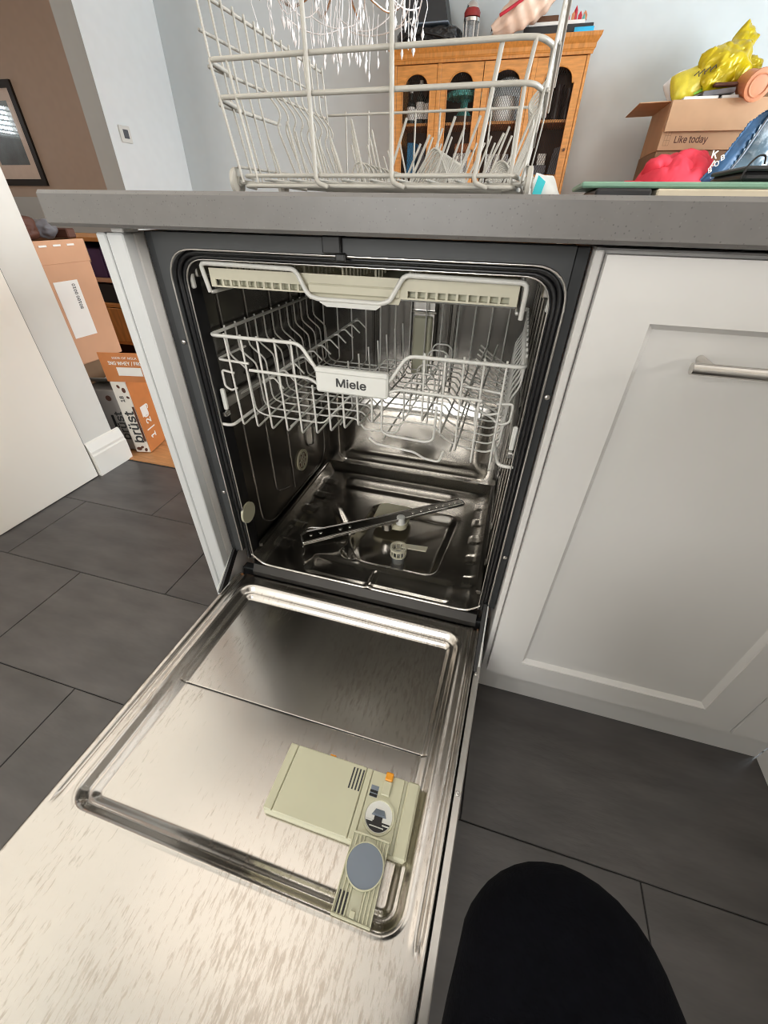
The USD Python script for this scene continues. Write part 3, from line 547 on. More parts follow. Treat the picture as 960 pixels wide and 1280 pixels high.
# ------------------------------------------------------------------ cutlery tray above it
ctr = thing('cutlery_tray', 'cream slotted cutlery tray in a white wire frame at the top of the tub', 'cutlery tray', (-.22, .8, .8))
add(ctr, 'wire_frame', tube([(-.455, .606, .797), (-.458, .600, .836), (-.304, .600, .8345), (-.286, .598, .803), (-.270, .597, .799), (-.175, .597, .799), (-.164, .598, .803), (-.146, .600, .834), (.012, .600, .833), (.012, .606, .790)], .0033, 8, .008), 'wire_inner', True)
pr = sbox(-.450, .8045, .004, .8295).union(Polygon([(-.292, .806), (-.150, .806), (-.154, .797), (-.288, .797)]))
slots = [sbox(-.4415 + .0138*i, .8068, -.4308 + .0138*i, .8148) for i in range(11)] + [sbox(-.1415 + .0138*i, .8068, -.1308 + .0138*i, .8148) for i in range(10)]
fp = add(ctr, 'front_panel', ext(pr.difference(unary_union(slots)), .003, 'xz', .606), 'tray_cream')
add(fp, 'slot_shade', bx(-.445, .0, .6165, .618, .803, .816, 0), 'dispenser_shade')
add(fp, 'centre_bulge', bx(-.288, -.152, .602, .608, .805, .818, .002), 'tray_cream')
add(ctr, 'grip_plate', hull([(-.265, .5955, .800), (-.180, .5955, .800), (-.268, .5955, .7955), (-.176, .5955, .7955), (-.258, .597, .790), (-.184, .597, .790), (-.265, .606, .800), (-.180, .606, .800)]), 'plastic_white', label='white grip plate')
add(ctr, 'tray_floor', ext(unary_union([sbox(-.45, .61 + .03*i, .004, .618 + .03*i) for i in range(15)] + [sbox(-.45, .61, -.44, 1.04), sbox(-.006, .61, .004, 1.04), sbox(-.31, .61, -.30, 1.04), sbox(-.15, .61, -.14, 1.04)]), .002, 'xy', .8045), 'tray_cream')
for x in (-.435, -.37, -.305, -.245, -.195, -.145):
    c = add(ctr, 'comb', bx(x - .0015, x + .0015, .63, 1.03, .806, .816, .0003), 'plastic_cream')
    add(c, 'comb_teeth', [bx(x - .0015, x + .0015, .632 + .0165*i, .639 + .0165*i, .816, .844, 0) for i in range(24)], 'plastic_cream')
for i in range(9): add(ctr, 'cross_bar', bx(-.138, .0, .640 + .042*i, .652 + .042*i, .818, .824, .001), 'plastic_cream')
add(ctr, 'ramp', hull([(-.195, .63, .818), (-.150, .63, .818), (-.195, .8, .846), (-.150, .8, .846), (-.195, .8, .84), (-.150, .8, .84)]), 'dispenser_shade')
for x in (-.452, .006): add(ctr, 'side_frame', tube([(x, .606, .797), (x, 1.045, .797), (x, 1.045, .835), (x, .62, .835)], .0028, 6, .01), 'wire_inner', True)

# ------------------------------------------------------------------ lower rack standing on the countertop
lr = thing('lower_rack', 'empty off-white wire lower dish rack standing on the countertop', 'dish rack', (-.27, 1.08, .918))
LX, RX, FY, BY, ZB = -.545, -.004, .83, 1.33, .938
LB, RB = -.508, -.024                                                  # the sides lean outwards
def side(sgn, z):                                                      # x of the side at height z
    t = (z - ZB)/.23; return (LB + (LX - LB)*min(1, t*1.3)) if sgn < 0 else (RB + (RX - RB)*min(1, t*1.3))
for z, w in ((1.090, .0036), (1.047, .0036)):
    add(lr, 'front_rail', tube([(side(-1, z) + .006, FY + .055, z - .006), (side(-1, z), FY + .004, z), (-.05, FY, z), (-.028, FY + .006, z), (side(1, z) - .004, FY + .034, z - .002), (side(1, z) - .004, FY + .10, z - .01)], w, 8, .012), 'wire_white', True)
for s in (-1, 1):
    for z, w, yb in ((1.166, .0028, BY), (1.124, .0024, BY), (1.084, .0028, BY), (1.040, .0034, 1.05), (.960, .0022, BY)):
        x = side(s, z); add(lr, 'side_rail', tube([(x + .004*s, FY + .01, z), (x + .004*s, yb, z)], w, 6), 'wire_white', True)
    for i in range(15):
        y = FY + .008 + .0345*i; p = [(side(s, 1.18), y, 1.172), (side(s, 1.06), y, 1.06), (side(s, ZB), y, ZB)]
        if 5 <= i <= 13: p = [(side(s, 1.18), y, 1.172), (side(s, 1.085), y, 1.086), (side(s, 1.085) - .026*s, y, 1.058), (side(s, 1.085) - .030*s, y, 1.046), (side(s, 1.03) - .010*s, y, 1.036), (side(s, 1.03) - .012*s, y, 1.022), (side(s, ZB) - .03*s, y, ZB)]
        add(lr, 'side_wire', tube(p, .0019, 6, .010, seg=3), 'wire_white', True)
    add(lr, 'floor_rail', tube([(LB if s < 0 else RB, FY + .02, ZB), (LB if s < 0 else RB, BY - .01, ZB)], .003, 6), 'wire_white', True)
    for y in (FY + .012, 1.02, 1.29):
        x = LB - .016 if s < 0 else RB + .012
        wh = add(lr, 'wheel', lathe([(0, -.0045), (.016, -.0045), (.0205, -.003), (.0205, .003), (.016, .0045), (0, .0045)], (x, y, .9395), 22, 'x'), 'wire_white', 40)
        add(wh, 'wheel_hub', lathe([(0, -.007), (.007, -.007), (.007, .007), (0, .007)], (x, y, .9395), 14, 'x'), 'wire_white', 40); add(wh, 'axle_arm', tube([(x, y, .9395), (x - .03*s, y + .004, .937), (x - .05*s, y + .012, .934)], .0034, 7, .008), 'wire_white', True)
add(lr, 'back_rail', tube([(side(-1, 1.09), BY, 1.09), (-.03, BY, 1.093)], .0028, 6), 'wire_white', True)
for x in (-.49, -.43, -.37, -.31, -.25, -.19, -.13, -.07): add(lr, 'back_wire', tube([(x, BY, 1.096), (x, BY, ZB), (x, BY - .03, ZB)], .0021, 6, .006, seg=3), 'wire_white', True)
for z, y in ((.9475, FY), (.9335, FY - .002)): add(lr, 'bottom_rail', tube([(LB - .002, FY + .05, z - .002), (LB + .006, y + .004, z), (RB - .012, y, z), (RB - .002, FY + .05, z - .002)], .0032, 7, .012), 'wire_white', True)
for x in (-.361, -.228): add(lr, 'front_post', tube([(x - .006, FY - .004, 1.19), (x, FY - .005, .9435), (x + .006, FY - .010, .937), (x + .024, FY - .012, .932)], .0037, 8, .008), 'wire_white', True)
add(lr, 'handle_bar', tube([(-.367, FY - .004, 1.185), (-.367, FY - .004, 1.20), (-.234, FY - .004, 1.20), (-.234, FY - .004, 1.185)], .0037, 8, .008), 'wire_white', True)
add(lr, 'front_post', tube([(-.078, FY + .004, 1.09), (-.095, FY - .004, .9435), (-.090, FY - .008, .937), (-.072, FY - .010, .932)], .0034, 8, .008), 'wire_white', True)
add(lr, 'front_post', tube([(-.034, FY + .004, 1.09), (-.040, FY + .004, 1.047), (-.040, FY + .004, ZB)], .003, 7), 'wire_white', True)
for x in (-.505, -.475): add(lr, 'front_wire', tube([(x - .03, FY + .003, 1.09), (x - .018, FY + .002, 1.03), (x, FY + .002, ZB)], .0022, 6), 'wire_white', True)
for i in range(10): add(lr, 'floor_wire', tube([(LB, .86 + .05*i, ZB), (RB, .86 + .05*i, ZB)], .0021, 5), 'wire_white', True)
for i in range(9): add(lr, 'floor_wire', tube([(-.46 + .048*i, FY, ZB + .004), (-.46 + .048*i, BY, ZB + .004)], .0021, 5), 'wire_white', True)
for j, y in enumerate((.93, 1.05, 1.17, 1.28)):
    for i in range(11):
        x = -.475 + .042*i; s = -1 if i < 5 else 1; h = .092 if (i + j) % 3 else .070
        add(lr, 'tine', tube([(x, y, ZB + .003), (x + s*.030, y + .012, ZB + h)], .0022, 6), 'wire_white', True)
fc2 = add(lr, 'fold_down_row', tube([(-.235, 1.00, ZB + .006), (-.235, 1.31, ZB + .006)], .003, 6), 'wire_white', True)
for i in range(15): add(fc2, 'loop_tine', tube([(-.235, 1.00 + .021*i, ZB + .006), (-.20, 1.00 + .021*i, ZB + .055), (-.192, 1.00 + .021*i, ZB + .058), (-.184, 1.00 + .021*i, ZB + .052), (-.160, 1.00 + .021*i, ZB + .006)], .0020, 5, .008, seg=3), 'wire_white', True)
for q in range(2):
    fr_ = add(lr, 'fold_down_row', tube([(-.36 + .27*q, .98, ZB + .006), (-.36 + .27*q, 1.31, ZB + .006)], .003, 6), 'wire_white', True)
    for i in range(10): add(fr_, 'loop_tine', tube([(-.36 + .27*q, .985 + .034*i, ZB + .006), (-.345 + .27*q, .985 + .034*i, ZB + .036), (-.335 + .27*q, .985 + .034*i, ZB + .038), (-.325 + .27*q, .985 + .034*i, ZB + .032), (-.31 + .27*q, .985 + .034*i, ZB + .006)], .0019, 5, .008, seg=3), 'wire_white', True)
add(lr, 'side_bracket', ext(Polygon([(.86, 1.045), (.90, 1.020), (.90, .985), (.872, 1.0)]), .003, 'yz', -.016), 'wire_white')

# ------------------------------------------------------------------ things on the counter at the right
gb = single('cutting_board', bx(.095, .95, 1.20, 1.48, .9465, .9570, .003), 'green_board', 'flat green board lying on top of a black tray and a beige board', 'board')
single('black_tray', bx(.125, .235, 1.19, 1.46, .918, .9455, .004), 'black_plastic', 'black tray under the left end of the green board', 'tray')
single('beige_board', bx(.245, .98, 1.195, 1.46, .918, .9455, .003), 'beige_board', 'beige board under the green board', 'board')
rd = thing('carry_case', 'black shallow case with a thin wire loop handle on the green board', 'case', (.45, 1.3, .957))
add(rd, 'case_body', bx(.397, .62, 1.22, 1.42, .9572, .9745, .006), 'black_plastic'); add(rd, 'case_lid', bx(.395, .622, 1.218, 1.422, .9748, .983, .003), 'frame_dark')
add(rd, 'loop_handle', tube([(.393, 1.216, .962), (.396, 1.214, .984), (.408, 1.214, .9985), (.420, 1.214, .998), (.424, 1.216, .985)], .0018, 6, .008), 'black_plastic', True)
# sideboard and the pile on it, against the back wall
sbx0, sbx1 = .55, 2.3
sd = thing('sideboard', 'oak sideboard against the back wall under the moving boxes', 'sideboard', (1.4, 4.6, 0))
add(sd, 'carcass', bx(sbx0, sbx1, 4.02, 5.0, .08, 1.04, .005), 'oak'); add(sd, 'top', bx(sbx0 - .02, sbx1 + .02, 3.98, 5.02, 1.041, 1.068, .006), 'oak')
for i in range(3): dq = add(sd, 'door', bx(.58 + .58*i, 1.12 + .58*i, 3.998, 4.018, .12, 1.0, .006), 'oak_side'); add(dq, 'knob', lathe([(0, -.02), (.012, -.02), (.012, -.01), (.006, 0), (0, 0)], (1.08 + .58*i, 3.998, .7), 12, 'y'), 'steel_plain', 40)
for x in (.6, 2.22): add(sd, 'foot', bx(x, x + .06, 4.05, 4.95, 0, .079, .004), 'oak')
BF = 4.35
lbx = thing('lower_moving_box', 'closed brown cardboard box under the open moving box', 'box', (1.1, 4.65, 1.068))
add(lbx, 'box_body', bx(.80, 1.42, BF + .01, 4.98, 1.0685, 1.268, .004), 'cardboard_dark'); add(lbx, 'tape', bx(.82, 1.40, 4.62, 4.70, 1.2682, 1.2688, 0), 'cardboard')
mb = thing('moving_box', 'open cardboard moving box with spread flaps, lettering and snack bags on top', 'box', (1.1, 4.65, 1.268))
x0, x1, z0, z1 = .80, 1.40, 1.2695, 1.53
for nm, q in (('front_wall', (x0, x1, BF, BF + .006)), ('back_wall', (x0, x1, 4.95, 4.956)), ('side_wall', (x0, x0 + .006, BF + .007, 4.949)), ('side_wall', (x1 - .006, x1, BF + .007, 4.949))): add(mb, nm, bx(*q, z0, z1, .001), 'cardboard')
add(mb, 'bottom', bx(x0 + .007, x1 - .007, BF + .007, 4.949, z0, z0 + .006, .001), 'cardboard')
add(mb, 'front_flap', rot(bx(x0 + .005, x1 - .005, BF - .006, BF - .001, z1 - .165, z1, .001), -.14, [1, 0, 0], [0, BF, z1]), 'cardboard')
add(mb, 'left_flap', rot(bx(x0 - .20, x0, BF + .02, 4.94, z1 - .004, z1 + .001, .001), -.02, [0, 1, 0], [x0, 0, z1]), 'cardboard')
add(mb, 'right_flap', rot(bx(x1, x1 + .24, BF + .02, 4.94, z1 - .004, z1 + .001, .001), -1.0, [0, 1, 0], [x1, 0, z1]), 'cardboard')
add(mb, 'lettering', text('Like today', .036, (x0 + .09, BF - .0002, z0 + .040), (1, 0, 0), (0, 0, 1), .0006, True, .21), 'choc_brown')
add(mb, 'printed_mark', [bx(x0 + .025, x0 + .062, BF - .0006, BF, z0 + .025 + .027*i, z0 + .027 + .027*i, 0) for i in range(4)] + [bx(x0 + .025 + .018*i, x0 + .027 + .018*i, BF - .0006, BF, z0 + .025, z0 + .108, 0) for i in range(3)], 'cardboard_dark')
for i, xx in enumerate((.87, 1.10)): single('white_carton', bx(xx, xx + (.21, .10)[i], BF + .012, BF + .25, 1.33, 1.548, .003), 'paper_white', f'white flat carton standing in the open moving box, {"left" if i == 0 else "right"} one', 'carton')
single('silver_book', rot(bx(.98, 1.17, BF + .02, BF + .26, 1.560, 1.588, .004), -.08, [0, 1, 0], [1.17, 4.5, 1.57]), 'grey_stone', 'grey flat package lying across the moving box', 'package')
single('dark_packet', bx(1.03, 1.17, BF + .02, BF + .06, 1.592, 1.612, .006), 'choc_brown', 'dark packet under the large yellow bag', 'packet')
def bag(name, c, size, tilt, m, seed, label, cat, amp=.02, sc=9):
    """a puffy bag: pillow with flat crimped ends"""
    n = 26; u, w = np.meshgrid(np.linspace(-1, 1, n), np.linspace(-1, 1, n), indexing='ij'); th = (1 - np.abs(u)**2.6)**.6*(1 - np.abs(w)**2.2)**.6
    P = np.c_[(u*size[0]*(1 - .10*np.abs(w)**3)).ravel(), (w*size[1]*(1 - .12*(u**2))).ravel()]; idx = np.arange(n*n).reshape(n, n)
    a, b, cc_, d = idx[:-1, :-1].ravel(), idx[1:, :-1].ravel(), idx[1:, 1:].ravel(), idx[:-1, 1:].ravel(); f = np.r_[np.c_[a, b, cc_], np.c_[a, cc_, d]]
    k = meshkit.fbm(np.c_[P*sc, P[:, :1]*0 + seed], 4, seed) - .5; z = th.ravel()*size[2]
    top = np.c_[P[:, 0], P[:, 1], z + amp*k*2 + .002]; bot = np.c_[P[:, 0], P[:, 1], -z + amp*k*2*(1 - th.ravel()) - .002]
    m_ = trimesh.Trimesh(np.r_[top, bot], np.r_[f, f[:, ::-1] + n*n], process=False)
    for ang, ax in tilt: m_.apply_transform(trimesh.transformations.rotation_matrix(ang, ax))
    m_.vertices += np.array(c); return single(name, m_, m, label, cat, None, smooth=35)
bag('snack_bag', (1.09, 4.50, 1.702), (.17, .125, .075), [(1.2, [1, 0, 0]), (-.25, [0, 1, 0]), (.3, [0, 0, 1])], 'yellow_foil', 3, 'large crumpled yellow foil snack bag on top of the moving box', 'snack bag', .06, 14)
bag('snack_bag', (1.165, 4.66, 1.80), (.075, .15, .045), [(1.35, [1, 0, 0]), (.50, [0, 1, 0]), (.2, [0, 0, 1])], 'yellow_foil', 8, 'pointed yellow foil bag sticking up behind the large one', 'snack bag', .05, 15)
bag('snack_bag', (1.265, 4.66, 1.70), (.085, .10, .045), [(1.2, [1, 0, 0]), (.2, [0, 1, 0])], 'yellow_foil', 12, 'small yellow foil bag right above the terracotta jar', 'snack bag', .05, 15)
cb = bag('candy_bag', (.915, 4.48, 1.635), (.135, .085, .045), [(1.15, [1, 0, 0]), (-.32, [0, 1, 0]), (.1, [0, 0, 1])], 'candy_yellow', 5, 'yellow candy bag with green and red print at the left of the moving box', 'candy bag', .02)
BASE[cb] = BASE[cb]
add(cb, 'green_print', hull([(.93, 4.435, 1.585), (1.03, 4.445, 1.640), (1.04, 4.43, 1.60), (.94, 4.43, 1.565), (.95, 4.46, 1.57), (1.03, 4.47, 1.60)]), 'green_print')
add(cb, 'printed_stroke', [tube([(.90 + .03*i, 4.415, 1.655 + .008*i), (.92 + .03*i, 4.413, 1.675 + .009*i), (.93 + .03*i, 4.415, 1.650 + .010*i)], .0035, 5) for i in range(4)], 'ink_dark')
bag('clear_packet', (.845, 4.56, 1.625), (.075, .08, .04), [(1.15, [1, 0, 0]), (-.6, [0, 1, 0])], 'crystal_white', 6, 'small clear and red packet left of the candy bag', 'packet', .02)
single('red_packet', blob((.845, 4.45, 1.583), (.03, .02, .045), .01, 20, 3), 'red_trim', 'small red packet between the clear packet and candy bag', 'packet', smooth=True)
jr = thing('terracotta_jar', 'terracotta coloured round jar lying on its side at the right of the moving box', 'jar', (1.3, 4.4, 1.58))
ey_ = np.array([-.15, .96, .22]); ey_ /= np.linalg.norm(ey_); ex_ = np.cross(ey_, [0, 0, 1]); ex_ /= np.linalg.norm(ex_)
def jl(prof, n=28): return place(lathe(prof, (0, 0, 0), n), (1.262, 4.27, 1.575), ex_, np.cross(ey_, ex_), ey_)
add(jr, 'jar_body', jl([(.0, .01), (.064, .01), (.068, .03), (.068, .16), (.055, .20), (0, .20)]), 'terracotta', 40)
add(jr, 'jar_lid', jl([(.0, -.012), (.060, -.012), (.078, -.008), (.080, .004), (.074, .012), (.0, .012)]), 'terracotta', 40); add(jr, 'lid_ring', jl([(.05, -.0165), (.054, -.018), (.058, -.0165), (.054, -.012), (.05, -.0165)]), 'terracotta', 40)
# red sweatshirt heap, shopping bag, books
rs = np.linspace(-1, 1, 70)
def cloth(X, Y):
    r = np.clip(1 - np.hypot(X, Y)**2.4, 0, 1)**.55; P = np.stack([X*1.6 + Y*.5, Y*2 - X*.4, X*0], -1)
    return r*(.100 + .09*(meshkit.fbm(P*1.5, 4, 21) - .5) + .075*np.abs(np.sin(6*X + 4*Y + 5*meshkit.fbm(P, 3, 2)))*np.clip(1.2 - np.hypot(X, Y), 0, 1)) + .03*np.exp(-((X + .72)/.14)**2 - (Y/.5)**2)
g_ = grid(rs, rs, cloth, .01); v_ = g_.vertices*np.array([.27, .20, 1.]) + np.array([.945, 4.12, 1.0695 + .004]); v_[:, 2] = np.maximum(v_[:, 2], 1.0695)
rc = thing('red_sweatshirt', 'crumpled bright red sweatshirt with white lettering heaped in front of the boxes', 'sweatshirt', (.985, 4.12, 1.069))
add(rc, 'cloth', trimesh.Trimesh(v_, g_.faces, process=False), 'red_cloth', True)
add(rc, 'sleeve', crumple(tube([(.735, 4.1, 1.10), (.745, 4.05, 1.165), (.80, 4.06, 1.19), (.86, 4.05, 1.18), (.93, 4.06, 1.215), (1.00, 4.08, 1.225), (1.06, 4.09, 1.18)], .042, 12, .04), .022, 14, 4), 'red_cloth', True)
for i, ch in enumerate('KAT'): add(rc, 'letter', text(ch, .040, (1.055 + .010*i, 3.945 - .012*i, 1.195 - .05*i), (1, -.1, -.1), (0, .3, 1), .004, True), 'ink_white')
def sheet_bag(name, outline, y, d, m, label, cat, seed): return single(name, crumple(trimesh.Trimesh(*tri(ext(Polygon(outline).buffer(.01), d, 'xz', y))).subdivide().subdivide().subdivide(), .012, 9, seed), m, label, cat, smooth=50)
bg = thing('shopping_bag', 'blue shopping bag with a clear shiny front leaning right of the sweatshirt', 'bag', (1.35, 4.05, 1.069))
def pillow(outline, y, d, amp, seed, n=40):
    p = Polygon(outline); x0_, z0_, x1_, z1_ = p.bounds; X, Z = np.meshgrid(np.linspace(x0_, x1_, n), np.linspace(z0_, z1_, n), indexing='ij'); idx = -np.ones(X.shape, int); V, k = [], 0
    ins = np.array([[p.buffer(.012).contains(Point(a, b)) for b in Z[0]] for a in X[:, 0]]); F = []
    for i in range(n):
        for j in range(n):
            if ins[i, j]:
                dist = p.exterior.distance(Point(X[i, j], Z[i, j])); t = min(1, dist/.08)**.5*d; q = np.array([X[i, j], 0, Z[i, j]]); nz = (meshkit.fbm(q*8, 4, seed) - .5)*amp*2
                idx[i, j] = k; V.append((X[i, j], y - t + nz, Z[i, j])); V.append((X[i, j], y + t*.6 + .004 + nz*.5, Z[i, j])); k += 2
    for i in range(n - 1):
        for j in range(n - 1):
            a, b, c, e = idx[i, j], idx[i+1, j], idx[i+1, j+1], idx[i, j+1]
            if min(a, b, c, e) >= 0: F += [(a, b, c), (a, c, e), (a + 1, c + 1, b + 1), (a + 1, e + 1, c + 1)]
    return trimesh.Trimesh(np.array(V), np.array(F), process=False)
add(bg, 'side_panel', pillow([(1.04, 1.075), (1.13, 1.20), (1.20, 1.36), (1.29, 1.425), (1.30, 1.43), (1.22, 1.20), (1.16, 1.075)], 3.93, .03, .02, 3), 'navy_bag', True)
add(bg, 'front_panel', pillow([(1.155, 1.075), (1.215, 1.20), (1.285, 1.425), (1.42, 1.450), (1.56, 1.452), (1.46, 1.30), (1.36, 1.075)], 3.915, .035, .03, 7), 'vinyl_blue', True)
add(bg, 'red_piping', tube([(1.375, 3.90, 1.078), (1.43, 3.885, 1.20), (1.50, 3.89, 1.32), (1.60, 3.90, 1.44)], .026, 8, .05), 'red_trim', True)
add(bg, 'seam', tube([(1.155, 3.895, 1.08), (1.212, 3.885, 1.20), (1.285, 3.89, 1.42), (1.42, 3.895, 1.446), (1.56, 3.90, 1.448)], .006, 6, .03), 'cap_grey', True)
for i, ch in enumerate('BOB'): add(bg, 'letter', text(ch, .026, (1.062 + .020*i, 3.900 - .010*i, 1.115 + .03*i), (1, -.2, .6), (-.5, 0, 1), .004, True), 'ink_white')
for i in range(3): single('cream_book', rot(bx(1.47 + .05*i, 1.512 + .05*i, 3.86, 4.05, 1.0705, 1.40 - .02*i, .003), .30, [0, 1, 0], [1.47 + .05*i, 3.95, 1.0705]), 'carton_white' if i != 1 else 'paper_white', f'cream book leaning right of the shopping bag, {["nearest the bag", "middle of three", "farthest right"][i]}', 'book', 'leaning cream books')
ab = thing('printed_plastic_bag', 'small aqua and white printed plastic bag beside the right rear wheel of the rack', 'plastic bag', (.05, 1.42, .918))
add(ab, 'bag_body', crumple(hull([(-.02, 1.40, .9185), (.075, 1.40, .9185), (.04, 1.42, .978), (-.005, 1.42, .985), (-.02, 1.46, .9185), (.075, 1.46, .9185), (-.005, 1.43, .985)]).subdivide().subdivide().subdivide(), .004, 30, 2), 'china_white', 40)
add(ab, 'aqua_stripe', hull([(-.008, 1.394, .92), (.012, 1.394, .92), (.022, 1.402, .965), (.002, 1.404, .978), (-.008, 1.40, .93), (.012, 1.40, .93)]), 'aqua_print')
single('small_red_clip', rot(bx(.205, .245, 1.39, 1.405, .9585, .967, .002), .1, [0, 0, 1], [.225, 1.4, .96]), 'red_trim', 'small red clip lying on the green board', 'clip')

# ------------------------------------------------------------------ china cabinet against the back wall
HX0, HX1, HY, HB = -1.265, .212, 4.60, 5.03
ht = thing('china_cabinet', 'honey oak china cabinet with four arched wire mesh doors', 'cabinet', (-.53, 4.8, 0))
add(ht, 'lower_body', bx(HX0 - .02, HX1 + .02, HY - .06, HB, .06, .88, .005), 'oak'); add(ht, 'counter_top', bx(HX0 - .04, HX1 + .04, HY - .09, HB, .881, .92, .006), 'oak')
add(ht, 'plinth', bx(HX0, HX1, HY - .03, HB, 0, .059, .003), 'oak_dark')
for i in range(4): dq = add(ht, 'lower_door', bx(HX0 + .01 + .37*i, HX0 + .36 + .37*i, HY - .080, HY - .061, .10, .86, .006), 'oak_side'); add(dq, 'knob', lathe([(0, -.02), (.011, -.02), (.011, -.01), (.005, 0), (0, 0)], (HX0 + .32 + .37*i, HY - .080, .6), 12, 'y'), 'oak_dark', 40)
add(ht, 'side_board', bx(HX0, HX0 + .022, HY + .0, HB, .921, 1.822, .002), 'oak'); add(ht, 'side_board', bx(HX1 - .022, HX1, HY + .0, HB, .921, 1.822, .002), 'oak')
add(ht, 'back_board', bx(HX0 + .023, HX1 - .023, HB - .012, HB, .921, 1.822, .001), 'oak_dark')
add(ht, 'top_board', bx(HX0 + .023, HX1 - .023, HY + .022, HB - .013, 1.80, 1.822, .001), 'oak_dark')
for z in (1.15, 1.485): add(ht, 'shelf', bx(HX0 + .023, HX1 - .023, HY + .03, HB - .013, z - .018, z, .001), 'oak')
co = [(.0, 1.8225), (-.012, 1.8225), (-.014, 1.838), (-.024, 1.852), (-.024, 1.874), (-.032, 1.884), (-.046, 1.905), (-.050, 1.925), (.0, 1.925)]
def moulding(prof, x0, x1, nm, m):
    P = Polygon([(HY + a, b) for a, b in prof]); q = ext(P, x1 - x0 + .0, 'yz', x0); v = q.vertices.copy(); pr_ = HY - v[:, 1]
    v[:, 0] += np.where(v[:, 0] > (x0 + x1)/2, np.maximum(pr_, 0), -np.maximum(pr_, 0)); return add(ht, nm, trimesh.Trimesh(v, q.faces, process=False), m)
moulding(co, HX0, HX1, 'cornice', 'oak'); add(ht, 'cornice_top', bx(HX0, HX1, HY + .0005, HB, 1.823, 1.924, .003), 'oak')
add(ht, 'cornice_bead', tube([(HX0 - .016, HY - .016, 1.846), (HX1 + .016, HY - .016, 1.846)], .0045, 6), 'oak_side', True)
edges = [(HX0 + .024, HX0 + .352), (HX0 + .390, HX0 + .716), (HX0 + .722, HX0 + 1.075), (HX0 + 1.113, HX1 - .024)]
for a, b in ((HX0, HX0 + .022), (HX0 + .354, HX0 + .388), (HX0 + 1.077, HX0 + 1.111), (HX1 - .022, HX1)): add(ht, 'face_stile', bx(a, b, HY - .001, HY + .021, .921, 1.822, .003), 'oak_side')
for a, b in edges:
    s = .050; xs_ = np.linspace(a + s, b - s, 33); w = (b - a)/2 - s; mid = (a + b)/2
    top_ = [(x, 1.682 + .088*math.sqrt(max(0, 1 - (abs(x - mid)/(w*.86))**2))**.9) for x in xs_]
    op = Polygon([(a + s, .99), (b - s, .99)] + top_[::-1])
    d_ = add(ht, 'mesh_door', ext(sbox(a, .925, b, 1.818).difference(op), .018, 'xz', HY + .001), 'oak_side')
    rim = [(p[0], HY + .0005, p[1]) for p in op.exterior.coords[:-1]]; add(d_, 'door_bead', tube(rim, .0045, 6, closed=True), 'oak', True)
    segs = []
    for sg in (-1, 1):
        for c in np.arange(-1.6, 2.6, .030):
            L = LineString([(mid - 1, c + 1.3 - sg*1.7), (mid + 1, c + 1.3 + sg*1.7)]).intersection(op)
            for g in getattr(L, 'geoms', [L]):
                if g.length > .01: q = list(g.coords); segs.append(tube([(q[0][0], HY + .014, q[0][1]), (q[-1][0], HY + .014, q[-1][1])], .0012, 4))
    add(d_, 'wire_mesh', segs, 'mesh_dark', kind='stuff')
    add(d_, 'door_knob', lathe([(0, -.02), (.010, -.02), (.010, -.01), (.004, 0), (0, 0)], (b - .025, HY + .001, 1.3), 12, 'y'), 'oak_dark', 40)
# things behind the mesh
def bottle(x, y, z, h, r, m, lab, label, grp):
    t = thing('bottle', label, 'bottle', (x, y, z), grp)
    add(t, 'glass', lathe([(0, 0), (r, 0), (r, h*.62), (r*.9, h*.68), (r*.38, h*.78), (r*.36, h), (0, h)], (x, y, z), 18), m, 40)
    add(t, 'label', lathe([(r + .0006, h*.12), (r + .001, h*.12), (r + .001, h*.55), (r + .0006, h*.55)], (x, y, z), 18), lab, 40)
    add(t, 'cap', lathe([(0, h + .0005), (r*.42, h + .0005), (r*.42, h + .022), (0, h + .022)], (x, y, z), 14), lab, 40); return t
for i, (x, h, lb_) in enumerate(((-1.135, .19, 'leftmost'), (-1.055, .24, 'tallest, middle'), (-.985, .225, 'rightmost'))):
    bottle(x, 4.69, 1.4855, h, .036, 'bottle_glass', 'label_white', f'dark bottle with a white label behind the left mesh door, {lb_} of three', 'labelled bottles in the china cabinet')
ck = thing('cake_stand', 'teal footed cake stand behind the second mesh door', 'cake stand', (-.70, 4.775, 1.4855))
add(ck, 'foot', lathe([(0, .045), (.075, .045), (.065, .055), (.035, .085), (.028, .135), (.05, .150), (0, .150)], (-.70, 4.775, 1.4855), 28), 'teal_glaze', 40)
add(ck, 'plate', lathe([(0, .150), (.130, .158), (.142, .158), (.142, .190), (.136, .190), (.132, .172), (0, .168)], (-.70, 4.775, 1.4855), 32), 'teal_glaze', 40)
add(ck, 'base_block', lathe([(0, 0), (.10, 0), (.10, .044), (0, .044)], (-.70, 4.775, 1.4855), 28), 'oak_dark', 40)
for i in range(18): a = 2*PI*i/18; add(ck, 'scallop', blob((-.70 + .142*math.cos(a), 4.775 + .142*math.sin(a), 1.653), (.018, .018, .014), sub=2), 'teal_glaze', True)
single('platter', rot(lathe([(0, 0), (.135, 0), (.150, .012), (.147, .018), (.130, .008), (0, .006)], (-.365, 4.86, 1.637), 36, 'y'), -.12, [1, 0, 0], [-.365, 4.86, 1.5]), 'china_white', 'large white platter standing behind the third mesh door', 'platter', smooth=40)
single('white_tureen', lathe([(0, 0), (.08, 0), (.10, .03), (.105, .10), (.09, .15), (0, .17)], (-.365, 4.75, 1.4855), 30), 'china_white', 'white round tureen in front of the large platter', 'tureen', smooth=40)
